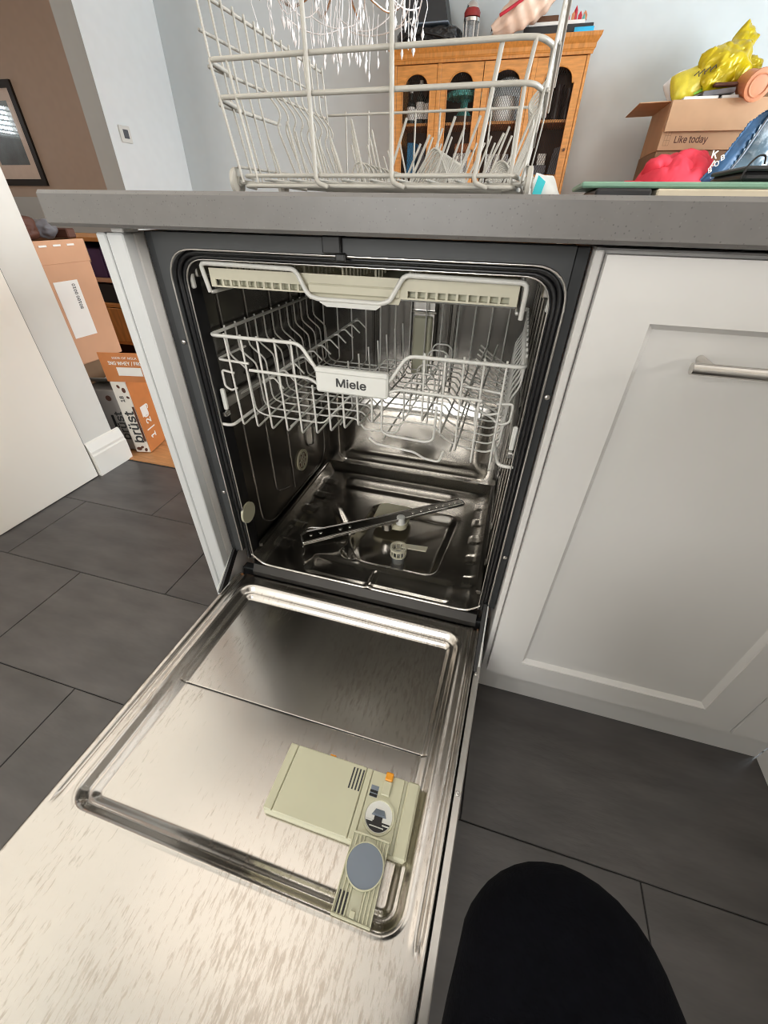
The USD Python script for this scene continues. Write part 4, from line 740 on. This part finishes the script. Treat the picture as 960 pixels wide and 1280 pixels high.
for i, (x, h) in enumerate(((-.04, .24), (.045, .22), (.125, .20))): single('brown_vase', lathe([(0, 0), (.030, 0), (.038, .05), (.034, h*.6), (.026, h*.8), (.034, h), (.028, h), (.02, h*.8), (0, h*.78)], (x, 4.82, 1.4855), 22), 'vase_brown', f'dark brown tall vase behind the right mesh door, {["left", "middle", "right"][i]} of three', 'vase', 'dark vases in the china cabinet', smooth=40)
single('blue_book', bx(-1.16, -1.09, 4.70, 4.9, 1.1505, 1.37, .003), 'blue_book', 'blue book standing on the lower shelf behind the left mesh door', 'book')
single('grey_book', bx(-1.06, -1.00, 4.70, 4.9, 1.1505, 1.34, .003), 'grey_stone', 'grey book beside the blue book in the china cabinet', 'book')
single('slate_book', bx(-.985, -.93, 4.70, 4.9, 1.1505, 1.32, .003), 'cap_grey', 'slate blue book behind the left mesh door, right of the grey book', 'book')
single('storage_tin', bx(-.75, -.60, 4.72, 4.88, 1.1505, 1.30, .006), 'label_white', 'pale storage tin on the lower shelf behind the second mesh door', 'tin')
single('brown_tin', bx(-.74, -.61, 4.71, 4.87, 1.3015, 1.36, .006), 'carton_orange', 'brown box on top of the pale storage tin', 'box')
for i, x in enumerate((-.44, -.37, -.30)): single('glass_jar', lathe([(0, 0), (.030, 0), (.034, .02), (.034, .10), (.024, .12), (.028, .14), (0, .14)], (x, 4.76, 1.1505), 18), 'crystal_white', f'pale glass jar behind the third mesh door, {["left", "middle", "right"][i]} of three', 'jar', 'glass jars in the china cabinet', smooth=40)
single('white_box', bx(-.03, .035, 4.72, 4.84, 1.215, 1.29, .003), 'paper_white', 'small white box behind the right mesh door', 'box'); single('dark_box', bx(-.05, .05, 4.71, 4.86, 1.1505, 1.2145, .004), 'grey_stone', 'dark box under the small white box in the china cabinet', 'box')
single('stone_figure', crumple(hull([(.07, 4.74, 1.1505), (.16, 4.74, 1.1505), (.07, 4.84, 1.1505), (.16, 4.84, 1.1505), (.09, 4.76, 1.33), (.15, 4.76, 1.34), (.10, 4.82, 1.33), (.15, 4.82, 1.33)]).subdivide().subdivide(), .01, 20, 3), 'grey_stone', 'grey stone figure behind the right mesh door', 'figure', smooth=50)
# on top of the cabinet
CT = 1.9255
lbg = thing('leather_bag', 'black leather bag lying on the left of the china cabinet top', 'bag', (-1.03, 4.82, CT))
add(lbg, 'bag_body', crumple(blob((-1.03, 4.82, CT + .066), (.26, .16, .060), 0, sub=5, p=4), .012, 12, 4), 'black_leather', True)
add(lbg, 'bag_strap', tube([(-1.25, 4.68, CT + .015), (-1.20, 4.655, CT + .06), (-1.05, 4.645, CT + .075), (-.9, 4.655, CT + .05), (-.82, 4.68, CT + .015)], .007, 7, .05), 'black_plastic', True)
sk = thing('speaker_case', 'black boxy speaker case with a small white mark on the leather bag', 'case', (-1.07, 4.82, CT + .11))
add(sk, 'case_body', hull([(x, y, z) for x, z in ((-1.245, CT + .140), (-.875, CT + .140), (-1.245, CT + .40), (-.955, CT + .40), (-.885, CT + .17)) for y in (4.70, 4.95)]), 'frame_dark')
add(sk, 'case_base', bx(-1.25, -.87, 4.69, 4.96, CT + .130, CT + .1395, .003), 'cap_grey')
add(sk, 'white_mark', [bx(-1.005, -.975, 4.6985, 4.6995, CT + .255, CT + .259, 0), tube([(-1.0, 4.699, CT + .262), (-.99, 4.699, CT + .285), (-.98, 4.699, CT + .262)], .002, 4), tube([(-.99, 4.699, CT + .285), (-.985, 4.699, CT + .295)], .0025, 4)], 'ink_white')
jn = thing('glass_lantern', 'silver topped glass lantern jar with a dark red shoulder on the china cabinet', 'jar', (-.70, 4.76, CT))
c_ = (-.70, 4.76, CT)
add(jn, 'glass_body', lathe([(0, 0), (.052, 0), (.058, .13), (.055, .13), (.050, .006), (0, .006)], c_, 24), 'clear_glass', 40); add(jn, 'collar', lathe([(.05, .131), (.062, .131), (.062, .150), (.05, .156), (0, .156)], c_, 24), 'silver', 40)
add(jn, 'shoulder', lathe([(0, .1565), (.060, .1565), (.062, .180), (.050, .200), (0, .200)], c_, 24), 'ruby', 40); add(jn, 'lid', lathe([(0, .2005), (.049, .2005), (.045, .222), (.024, .240), (.010, .246), (.010, .262), (0, .262)], c_, 24), 'silver', 40)
for i in range(6): a = PI*i/3; add(jn, 'rib', tube([(c_[0] + .053*math.cos(a), c_[1] + .053*math.sin(a), CT + .004), (c_[0] + .059*math.cos(a), c_[1] + .059*math.sin(a), CT + .13)], .004, 5), 'silver')
go = trimesh.creation.icosphere(subdivisions=1, radius=1.); go.vertices = go.vertices*[.065, .05, .095] + [-.50, 4.88, CT + .097]
single('glass_ornament', crumple(go, .03, 20, 3), 'silver', 'faceted silver glass ornament between the lantern jar and the shell', 'ornament')
pl = single('white_plate', lathe([(0, 0), (.08, .0), (.12, .018), (.12, .024), (.08, .008), (0, .006)], (-.50, 4.73, CT), 30), 'shell_pink', 'pale scalloped dish under the shell on the china cabinet', 'dish', smooth=40)
shl = thing('conch_shell', 'large pink and cream conch shell leaning diagonally on the china cabinet', 'shell', (-.3, 4.72, CT + .03))
Tt = np.linspace(0, 1, 40); pth = np.c_[-.52 + .48*Tt, 4.635 + .02*np.sin(3*Tt), CT + .055 + .24*Tt**1.1]; rr = .020 + .088*np.sin(PI*np.clip(Tt*.9 + .06, 0, 1))**1.2
vv, ff = [], []
for i in range(40):
    for j in range(24):
        a = 2*PI*j/24; r_ = rr[i]*(1 + .16*math.cos(5*a + 9*Tt[i]) + .06*math.sin(40*Tt[i])); vv.append(pth[i] + r_*np.array([-.45*math.sin(a), .85*math.cos(a), .75*math.sin(a)]))
for i in range(39):
    for j in range(24): j2 = (j + 1) % 24; ff += [(i*24 + j, (i+1)*24 + j, (i+1)*24 + j2), (i*24 + j, (i+1)*24 + j2, i*24 + j2)]
add(shl, 'shell_body', trimesh.Trimesh(np.array(vv), np.array(ff), process=False), 'shell_pink', True)
add(shl, 'shell_lip', tube([p + np.array([.0, -.095, .03]) for p in pth[4:34:3]], .010, 7), 'red_trim', True)
vc = thing('video_deck', 'flat black and white electronic deck on the right of the china cabinet top', 'player', (-.03, 4.8, CT))
add(vc, 'deck_body', bx(-.30, .195, 4.76, 5.0, CT + .0005, CT + .088, .003), 'frame_dark'); add(vc, 'front_trim', bx(-.29, .19, 4.756, 4.7595, CT + .012, CT + .018, .0005), 'frame_grey')
single('white_case', bx(-.27, .13, 4.77, 4.98, CT + .0885, CT + .110, .003), 'paper_white', 'flat white case on the black deck', 'case')
single('dark_case', bx(-.26, -.06, 4.78, 4.96, CT + .1105, CT + .142, .003), 'oak_dark', 'dark brown case on the flat white case', 'case')
single('cyan_book', bx(.065, .20, 4.68, 4.75, CT + .022, CT + .052, .002), 'cyan_book', 'bright cyan book lying in front of the deck', 'book'); single('white_booklet', bx(.06, .205, 4.675, 4.75, CT + .0005, CT + .0215, .001), 'paper_white', 'white booklet under the cyan book', 'book')
rh = thing('toy_village', 'small red toy houses with a pointed tree on the white case', 'toy', (.08, 4.79, CT + .11))
for i, x in enumerate((-.01, .03, .075, .11)): add(rh, 'house', hull([(x, 4.785, CT + .1105), (x + .028, 4.785, CT + .1105), (x, 4.81, CT + .1105), (x + .028, 4.81, CT + .1105), (x, 4.785, CT + .132 + .01*(i % 2)), (x + .028, 4.785, CT + .132), (x + .014, 4.785, CT + .155), (x + .014, 4.81, CT + .155), (x, 4.81, CT + .132), (x + .028, 4.81, CT + .132)]), 'terracotta' if i % 2 else 'red_trim')
add(rh, 'toy_tree', lathe([(0, 0), (.012, 0), (0, .05)], (.118, 4.79, CT + .111), 10), 'teal_glaze'); add(rh, 'toy_tower', lathe([(0, 0), (.014, 0), (.012, .05), (0, .075)], (.055, 4.797, CT + .111), 8), 'red_trim')

# ------------------------------------------------------------------ chandelier
ch = thing('chandelier', 'white chandelier of looping strands and hanging crystal drops', 'chandelier', (-1.11, 3.0, 1.49))
add(ch, 'chain', tube([(-1.11, 3.0, CEIL - .03), (-1.11, 3.0, 2.05)], .008, 8), 'silver'); add(ch, 'ceiling_rose', lathe([(0, -.03), (.05, -.03), (.06, 0), (0, 0)], (-1.11, 3.0, CEIL - .001), 20), 'silver', 40)
add(ch, 'hub', lathe([(0, 0), (.03, .02), (.045, .10), (.02, .2), (.03, .25), (0, .26)], (-1.11, 3.0, 1.80), 18), 'silver', 40)
rc_ = random.Random(3)
for i in range(9):
    a = 2*PI*i/9 + .2; ca, sa = math.cos(a), math.sin(a); P3 = lambda r, z: np.array([-1.11 + r*ca, 3.0 + r*sa, z])
    am = add(ch, 'arm', tube([P3(.02, 1.90), P3(.15, 1.78), P3(.30, 1.74), P3(.40, 1.80), P3(.43, 1.90)], .007, 7, .08, seg=6), 'silver', True)
    add(am, 'candle_sleeve', lathe([(0, 0), (.012, 0), (.012, .10), (0, .11)], P3(.43, 1.905), 12), 'china_white', 40); add(am, 'drip_pan', lathe([(0, 0), (.035, .004), (.04, .012), (.03, .010), (0, .008)], P3(.43, 1.89), 14), 'crystal_white', 40)
for i in range(70):
    a = rc_.uniform(0, 2*PI); r = .44*math.sqrt(rc_.random()); z0_ = rc_.uniform(1.70, 1.84); ln = rc_.uniform(.06, .17)*(1.1 - .5*r/.44) + .04; p = np.array([-1.11 + r*math.cos(a), 3 + r*math.sin(a), z0_]); d = np.array([rc_.uniform(-.02, .02), rc_.uniform(-.02, .02), 0])
    s_ = add(ch, 'strand', tube([p, p + d - [0, 0, ln*.5], p - [0, 0, ln]], .0024, 5), 'crystal_white', True)
    q = p - [0, 0, ln]; w = rc_.uniform(.007, .011)
    add(s_, 'crystal', hull([q, q + [w, 0, -.025], q + [-w, 0, -.025], q + [0, w, -.025], q + [0, -w, -.025], q - [0, 0, .05]]), 'crystal_white')
for i in range(16):
    a = 2*PI*i/16; b = a + rc_.uniform(.5, 1.2); r = rc_.uniform(.30, .46); m_ = (a + b)/2; z0_ = rc_.uniform(1.72, 1.80)
    pa, pb = np.array([-1.11 + r*math.cos(a), 3 + r*math.sin(a), z0_]), np.array([-1.11 + r*math.cos(b), 3 + r*math.sin(b), z0_]); mid = (pa + pb)/2 - [0, 0, rc_.uniform(.06, .14)]
    add(ch, 'swag', tube([pa*(1-t)**2 + 2*mid*t*(1-t) + pb*t*t for t in np.linspace(0, 1, 12)], .0034, 5), 'crystal_white', True)

# ------------------------------------------------------------------ left side: thermostat, picture, cartons, bookcase
th = thing('thermostat', 'small white wall thermostat with a dark screen on the bright wall', 'thermostat', (-3.735, 4.23, 1.36))
add(th, 'body', bx(-3.7395, -3.722, 4.165, 4.295, 1.355, 1.475, .005), 'plastic_white'); add(th, 'screen', bx(-3.7225, -3.7205, 4.20, 4.262, 1.385, 1.448, .001), 'screen_dark')
pf = thing('framed_picture', 'dark framed picture with a pale mat on the tan wall', 'picture', (-6.85, 5.59, 1.08))
add(pf, 'frame', ext(sbox(-7.30, 1.08, -6.43, 2.10).difference(sbox(-7.23, 1.15, -6.50, 2.03)), .03, 'xz', 5.569), 'frame_black')
add(pf, 'mat_board', bx(-7.23, -6.50, 5.588, 5.594, 1.15, 2.03, 0), 'mat_board'); add(pf, 'print', bx(-7.12, -6.61, 5.586, 5.5878, 1.30, 1.92, 0), 'art_print'); add(pf, 'glazing', bx(-7.23, -6.50, 5.578, 5.580, 1.15, 2.03, 0), 'pane')
def face_box(t, nm, m, P0, ex, ey, w, d, z0, z1, c=.003): return add(t, nm, place(bx(0, w, 0, d, z0, z1, c), (P0[0], P0[1], 0), (ex[0], ex[1], 0), (ey[0], ey[1], 0), (0, 0, 1)), m)
# snack cartons on the wooden floor
ex1, ey1 = np.array([.97, .22]), np.array([-.22, .97])
ca_ = thing('snack_carton', 'white and orange snack carton with black lettering on the wooden floor', 'carton', (-1.46, 1.32, .004))
O1 = np.array([-1.520, 1.262]); W_ = .066
def carton_pt(u, d, z): q = O1 + ex1*u + ey1*d; return np.array([q[0], q[1], z])
face_box(ca_, 'carton_body', 'carton_white', O1, ex1, ey1, W_, .24, .0035, .325)
def on_front(u0, u1, z0, z1, m, nm): add(ca_, nm, place(bx(u0, u1, -.0012, -.0002, z0, z1, 0), carton_pt(0, 0, 0), (*ex1, 0), (*ey1, 0), (0, 0, 1)), m)
face_box(ca_, 'orange_side', 'carton_orange', carton_pt(W_ + .0006, .001, 0)[:2], ex1, ey1, .002, .238, .005, .324, .0003)
face_box(ca_, 'lid_flap', 'carton_orange', carton_pt(-.004, -.002, 0)[:2], ex1, ey1, .19, .004, .326, .44, .001)
fl_ = lambda u, z: carton_pt(u, -.0028, z)
add(ca_, 'white_label', place(bx(.055, .155, -.001, 0, .352, .385, 0), fl_(0, 0), (*ex1, 0), (*ey1, 0), (0, 0, 1)), 'paper_white')
add(ca_, 'lettering', text('ING WHEY / FROM', .013, fl_(.028, .394), (*ex1, 0.), (0, 0, 1), .0006, True, .15), 'ink_white')
add(ca_, 'lettering', text('SIDE OF MILK', .008, fl_(.05, .417), (*ex1, 0.), (0, 0, 1), .0006, False, .10), 'ink_white')
add(ca_, 'lettering', text('brüst', .040, carton_pt(.053, -.0012, .05), (0, 0, 1), (-ex1[0], -ex1[1], 0), .0006, True, .145), 'ink_dark')
add(ca_, 'lettering', text('18', .016, carton_pt(.036, -.0012, .238), (0, 0, 1), (-ex1[0], -ex1[1], 0), .0006, True), 'ink_dark')
on_front(.056, .065, .06, .22, 'choc_brown', 'black_band')
for i, (u, z, r) in enumerate(((.02, .022, .012), (.036, .03, .008), (.05, .018, .009), (.048, .29, .011), (.03, .305, .008), (.055, .26, .007))): add(ca_, 'chocolate_print', place(ext(affinity.rotate(affinity.scale(Point(u, z).buffer(r, quad_segs=3), 1, .7), 30*i), .0008, 'xz', -.0010), carton_pt(0, 0, 0), (*ex1, 0), (*ey1, 0), (0, 0, 1)), 'choc_brown')
sd_ = lambda d, z: carton_pt(W_ + .0030, d, z)
add(ca_, 'lettering', text('1 | 20g', .034, sd_(.075, .05), (0, 0, 1), (-ey1[0], -ey1[1], 0), .0006, True, .15), 'ink_white')
add(ca_, 'white_patch', place(bx(-.0002, .0006, .03, .075, .16, .205, 0), sd_(0, 0), (*ex1, 0), (*ey1, 0), (0, 0, 1)), 'paper_white')
cb2 = thing('snack_carton', 'greyish snack carton with slanted black lettering and a torn lid behind the white baseboard', 'carton', (-1.58, 1.32, .004))
O2 = np.array([-1.668, 1.250]); face_box(cb2, 'carton_body', 'carton_grey', O2, ex1, ey1, .138, .22, .0035, .28)
g2 = lambda u, z: np.array([*(O2 + ex1*u - ey1*.0002), z])
add(cb2, 'lettering', text('brüst', .034, g2(.131, .052), (0, 0, 1), (-ex1[0], -ex1[1], 0), .0006, True, .13), 'ink_dark')
add(cb2, 'dark_band', place(bx(.080, .091, -.0012, -.0002, .05, .17, 0), (O2[0], O2[1], 0), (*ex1, 0), (*ey1, 0), (0, 0, 1)), 'rubber_black'); add(cb2, 'round_print', place(ext(Point(.10, .245).buffer(.012), .0008, 'xz', -.001), (O2[0], O2[1], 0), (*ex1, 0), (*ey1, 0), (0, 0, 1)), 'choc_brown')
add(cb2, 'torn_lid', rot(place(bx(0, .135, 0, .10, .281, .284, .001), (O2[0], O2[1], 0), (*ex1, 0), (*ey1, 0), (0, 0, 1)), -.5, [ex1[0], ex1[1], 0], [O2[0] + .03, O2[1] + .10, .283]), 'carton_grey')
# crate that carries the large cardboard box
single('brown_crate', bx(-1.93, -1.725, 1.235, 1.45, .004, .385, .004), 'cardboard_dark', 'dark brown cardboard box behind the snack cartons', 'box')
kb = thing('cardboard_box', 'tall cardboard box with a large white shipping label behind the kitchen wall end', 'box', (-1.75, 1.34, .386))
O3 = np.array([-1.602, 1.232]); ex3, ey3 = np.array([0., 1.]), np.array([-1., 0.])      # the wide side of the box faces right
pk = lambda u, z: np.array([*(O3 + ex3*u - ey3*.0003), z])
face_box(kb, 'box_body', 'cardboard_pink', O3, ex3, ey3, .218, .30, .3865, .765); face_box(kb, 'top_fold', 'cardboard_pink', O3 - ey3*.002, ex3, ey3, .218, .004, .726, .797, .001)
face_box(kb, 'side_flap', 'cardboard_dark', O3 + ex3*.2185, ex3, ey3, .004, .28, .72, .795, .001)
add(kb, 'shipping_label', place(bx(.030, .130, -.0012, -.0002, .482, .672, 0), (*O3, 0), (*ex3, 0), (*ey3, 0), (0, 0, 1)), 'paper_white')
add(kb, 'label_text', [text('S0100 0010', .012, pk(.112, .575) + [.0014, 0, 0], (0, 0, 1), (-ex3[0], -ex3[1], 0), .0005, True, .085)], 'ink_dark')
for i in range(3): add(kb, 'tape_tear', place(bx(.03 + .055*i, .06 + .055*i, -.0045, -.0025, .778, .784, .0005), (*O3, 0), (*ex3, 0), (*ey3, 0), (0, 0, 1)), 'ink_white')
single('dark_basket', crumple(blob((-1.68, 1.275, .833), (.06, .045, .036), 0, sub=4, p=4), .004, 40, 2), 'choc_brown', 'dark shaggy basket on the left of the cardboard box', 'basket', smooth=50)
single('grey_hat', crumple(blob((-1.68, 1.365, .828), (.06, .042, .030), 0, sub=4), .01, 15, 2), 'grey_stone', 'grey soft hat on top of the cardboard box', 'hat', smooth=True)
single('flat_box', bx(-1.74, -1.62, 1.411, 1.447, .7980, .828, .004), 'choc_brown', 'flat dark brown box on top of the cardboard box', 'box')
bk = thing('bookcase', 'orange wooden bookcase glimpsed between the cardboard box and the end panel', 'bookcase', (-2.4, 2.25, 0))
for x in (-2.80, -1.97): add(bk, 'side_board', bx(x, x + .02, 2.10, 2.40, .003, .76, .002), 'oak')
for z in (.02, .20, .41, .54, .735): add(bk, 'shelf', bx(-2.779, -1.971, 2.10, 2.385, z, z + .02, .002), 'cardboard_pink' if z == .54 else 'oak_side')
add(bk, 'back_board', bx(-2.80, -1.95, 2.386, 2.40, .003, .755, .001), 'oak_dark')
add(bk, 'drawer_front', bx(-2.778, -1.972, 2.085, 2.099, .222, .408, .003), 'oak')
for i in range(6): single('binder', bx(-2.77 + .13*i, -2.645 + .13*i, 2.12, 2.36, .5605, .70 + .01*(i % 3), .003), 'plum', 'dark purple binder standing in a row on the orange bookcase', 'binder', 'purple binders in the bookcase')
for i in range(4): single('storage_case', bx(-2.77 + .195*i, -2.58 + .195*i, 2.12, 2.36, .4305, .53, .003), 'black_plastic', 'black storage case in a row below the purple binders', 'case', 'black cases in the bookcase')

# ------------------------------------------------------------------ the person taking the photograph
ps = thing('person', 'person in black trousers crouching beside the open dishwasher door', 'person', (.2, -.3, 0))
KN = (.100, .040, .512)
hipL, hipR, kneR, ankL, ankR = (.165, -.40, .46), (.36, -.40, .46), (.43, -.12, .075), (.165, -.17, .10), (.42, -.52, .10)
legs = body([((hipL, .105), (hipR, .105)), ((hipL, .098), ((.112, -.060, .525), .090)), (((.112, -.060, .525), .090), ((.100, .050, .530), .062)), (((.098, .050, .500), .056), ((.135, -.03, .36), .068)), (((.135, -.03, .36), .068), (ankL, .045)),
             ((hipR, .10), ((.42, -.16, .12), .075)), (((.42, -.16, .12), .072), (kneR, .062)), ((kneR, .06), ((.42, -.33, .09), .06)), (((.42, -.33, .09), .058), (ankR, .045)), (((.262, -.44, .52), .15), ((.262, -.46, .60), .145))], .016, 10)
k_ = meshkit.fbm(legs.vertices*9, 4, 5) - .5; legs.vertices = legs.vertices + legs.vertex_normals*(k_*.016)[:, None]
add(ps, 'trousers', legs, 'trouser_black', True)
torso = body([(((.262, -.46, .62), .143), ((.25, -.43, .82), .14)), (((.25, -.43, .82), .14), ((.24, -.40, .96), .13)), (((.24, -.40, .98), .08), ((.235, -.385, 1.06), .055)), (((.10, -.40, .98), .062), ((.38, -.40, .98), .062)),
              (((.10, -.40, .98), .06), ((.03, -.33, .78), .048)), (((.03, -.33, .78), .046), ((-.035, -.13, .845), .034)), (((.38, -.40, .98), .06), ((.36, -.30, .78), .048)), (((.36, -.30, .78), .046), ((.12, -.12, .845), .034))], .016, 10)
add(ps, 'jumper', torso, 'jumper_grey', True)
hd = body([(((.232, -.36, 1.07), .052), ((.228, -.345, 1.12), .056)), (((.225, -.345, 1.185), .082), ((.222, -.325, 1.215), .080)), (((.222, -.315, 1.15), .052), ((.222, -.325, 1.20), .078)), (((.218, -.258, 1.172), .010), ((.219, -.252, 1.155), .014)), (((.300, -.34, 1.18), .014), ((.303, -.345, 1.20), .016)), (((.145, -.33, 1.18), .014), ((.142, -.335, 1.20), .016)), (((.205, -.262, 1.125), .010), ((.235, -.262, 1.125), .010))], .009, 6)
hdp = add(ps, 'head', hd, 'skin', True)
for x in (.190, .246): add(hdp, 'eye', trimesh.Trimesh(trimesh.creation.icosphere(subdivisions=2, radius=.011).vertices + [x, -.258, 1.188], trimesh.creation.icosphere(subdivisions=2).faces, process=False), 'ink_white', True); add(hdp, 'iris', trimesh.Trimesh(trimesh.creation.icosphere(subdivisions=2, radius=.005).vertices + [x - .002, -.248, 1.186], trimesh.creation.icosphere(subdivisions=2).faces, process=False), 'choc_brown', True)
add(ps, 'hair', body([(((.222, -.365, 1.22), .088), ((.222, -.345, 1.245), .075)), (((.226, -.375, 1.16), .075), ((.222, -.365, 1.22), .085))], .012, 4), 'hair_brown', True)
def hand(c, sx):
    c = np.array(c); bones = [((c, .026), (c + [sx*.020, .060, .012], .022)), ((c + [sx*.012, .0, -.018], .020), (c + [sx*.026, .055, -.016], .018))]
    for i, (dz, ln) in enumerate(((.028, .062), (.010, .072), (-.008, .067), (-.025, .052))):
        b = c + np.array([sx*.022, .058, dz]); k1 = b + np.array([sx*.020, .022, 0])*ln/.06; k2 = k1 + np.array([sx*.024, -.002, 0])*ln/.06; bones += [((b, .0095), (k1, .0088)), ((k1, .0088), (k2, .0078))]
    t0 = c + np.array([0, .01, .020]); t1 = t0 + np.array([sx*.012, .028, .026]); t2 = t1 + np.array([sx*.018, .018, .010]); return body(bones + [((t0, .013), (t1, .011)), ((t1, .011), (t2, .009))], .005, 5)
add(ps, 'hand', hand((-.050, -.118, .85), 1), 'skin', True); add(ps, 'hand', hand((.118, -.110, .85), -1), 'skin', True)
def shoe(a, yaw):
    p = body([((np.array([0, -.05, .045]), .042), (np.array([0, .05, .040]), .040)), ((np.array([0, .05, .040]), .040), (np.array([.005, .15, .032]), .030)), ((np.array([0, -.03, .06]), .045), (np.array([0, -.02, .09]), .042))], .012, 8)
    v = p.vertices; v[:, 2] = np.maximum(v[:, 2], .003); return rot((v + np.array(a), p.faces), yaw, [0, 0, 1], a)
add(ps, 'shoe', shoe((ankL[0], ankL[1], 0), .05), 'shoe_black', True); add(ps, 'shoe', rot(shoe((ankR[0], ankR[1] - .06, 0), 0), -.9, [1, 0, 0], [ankR[0], ankR[1], .05]), 'shoe_black', True)
add(ps, 'trouser_toggle', [tube([(.172, .050, .528), (.182, .056, .530), (.186, .048, .530), (.178, .044, .528)], .0022, 5), bx(.180, .190, .044, .054, .526, .531, .001)], 'rubber_black')
phn = single('phone', bx(-.035, .115, -.052, -.043, .868, .945, .004), 'black_plastic', 'black phone held up in both hands of the crouching person', 'phone')
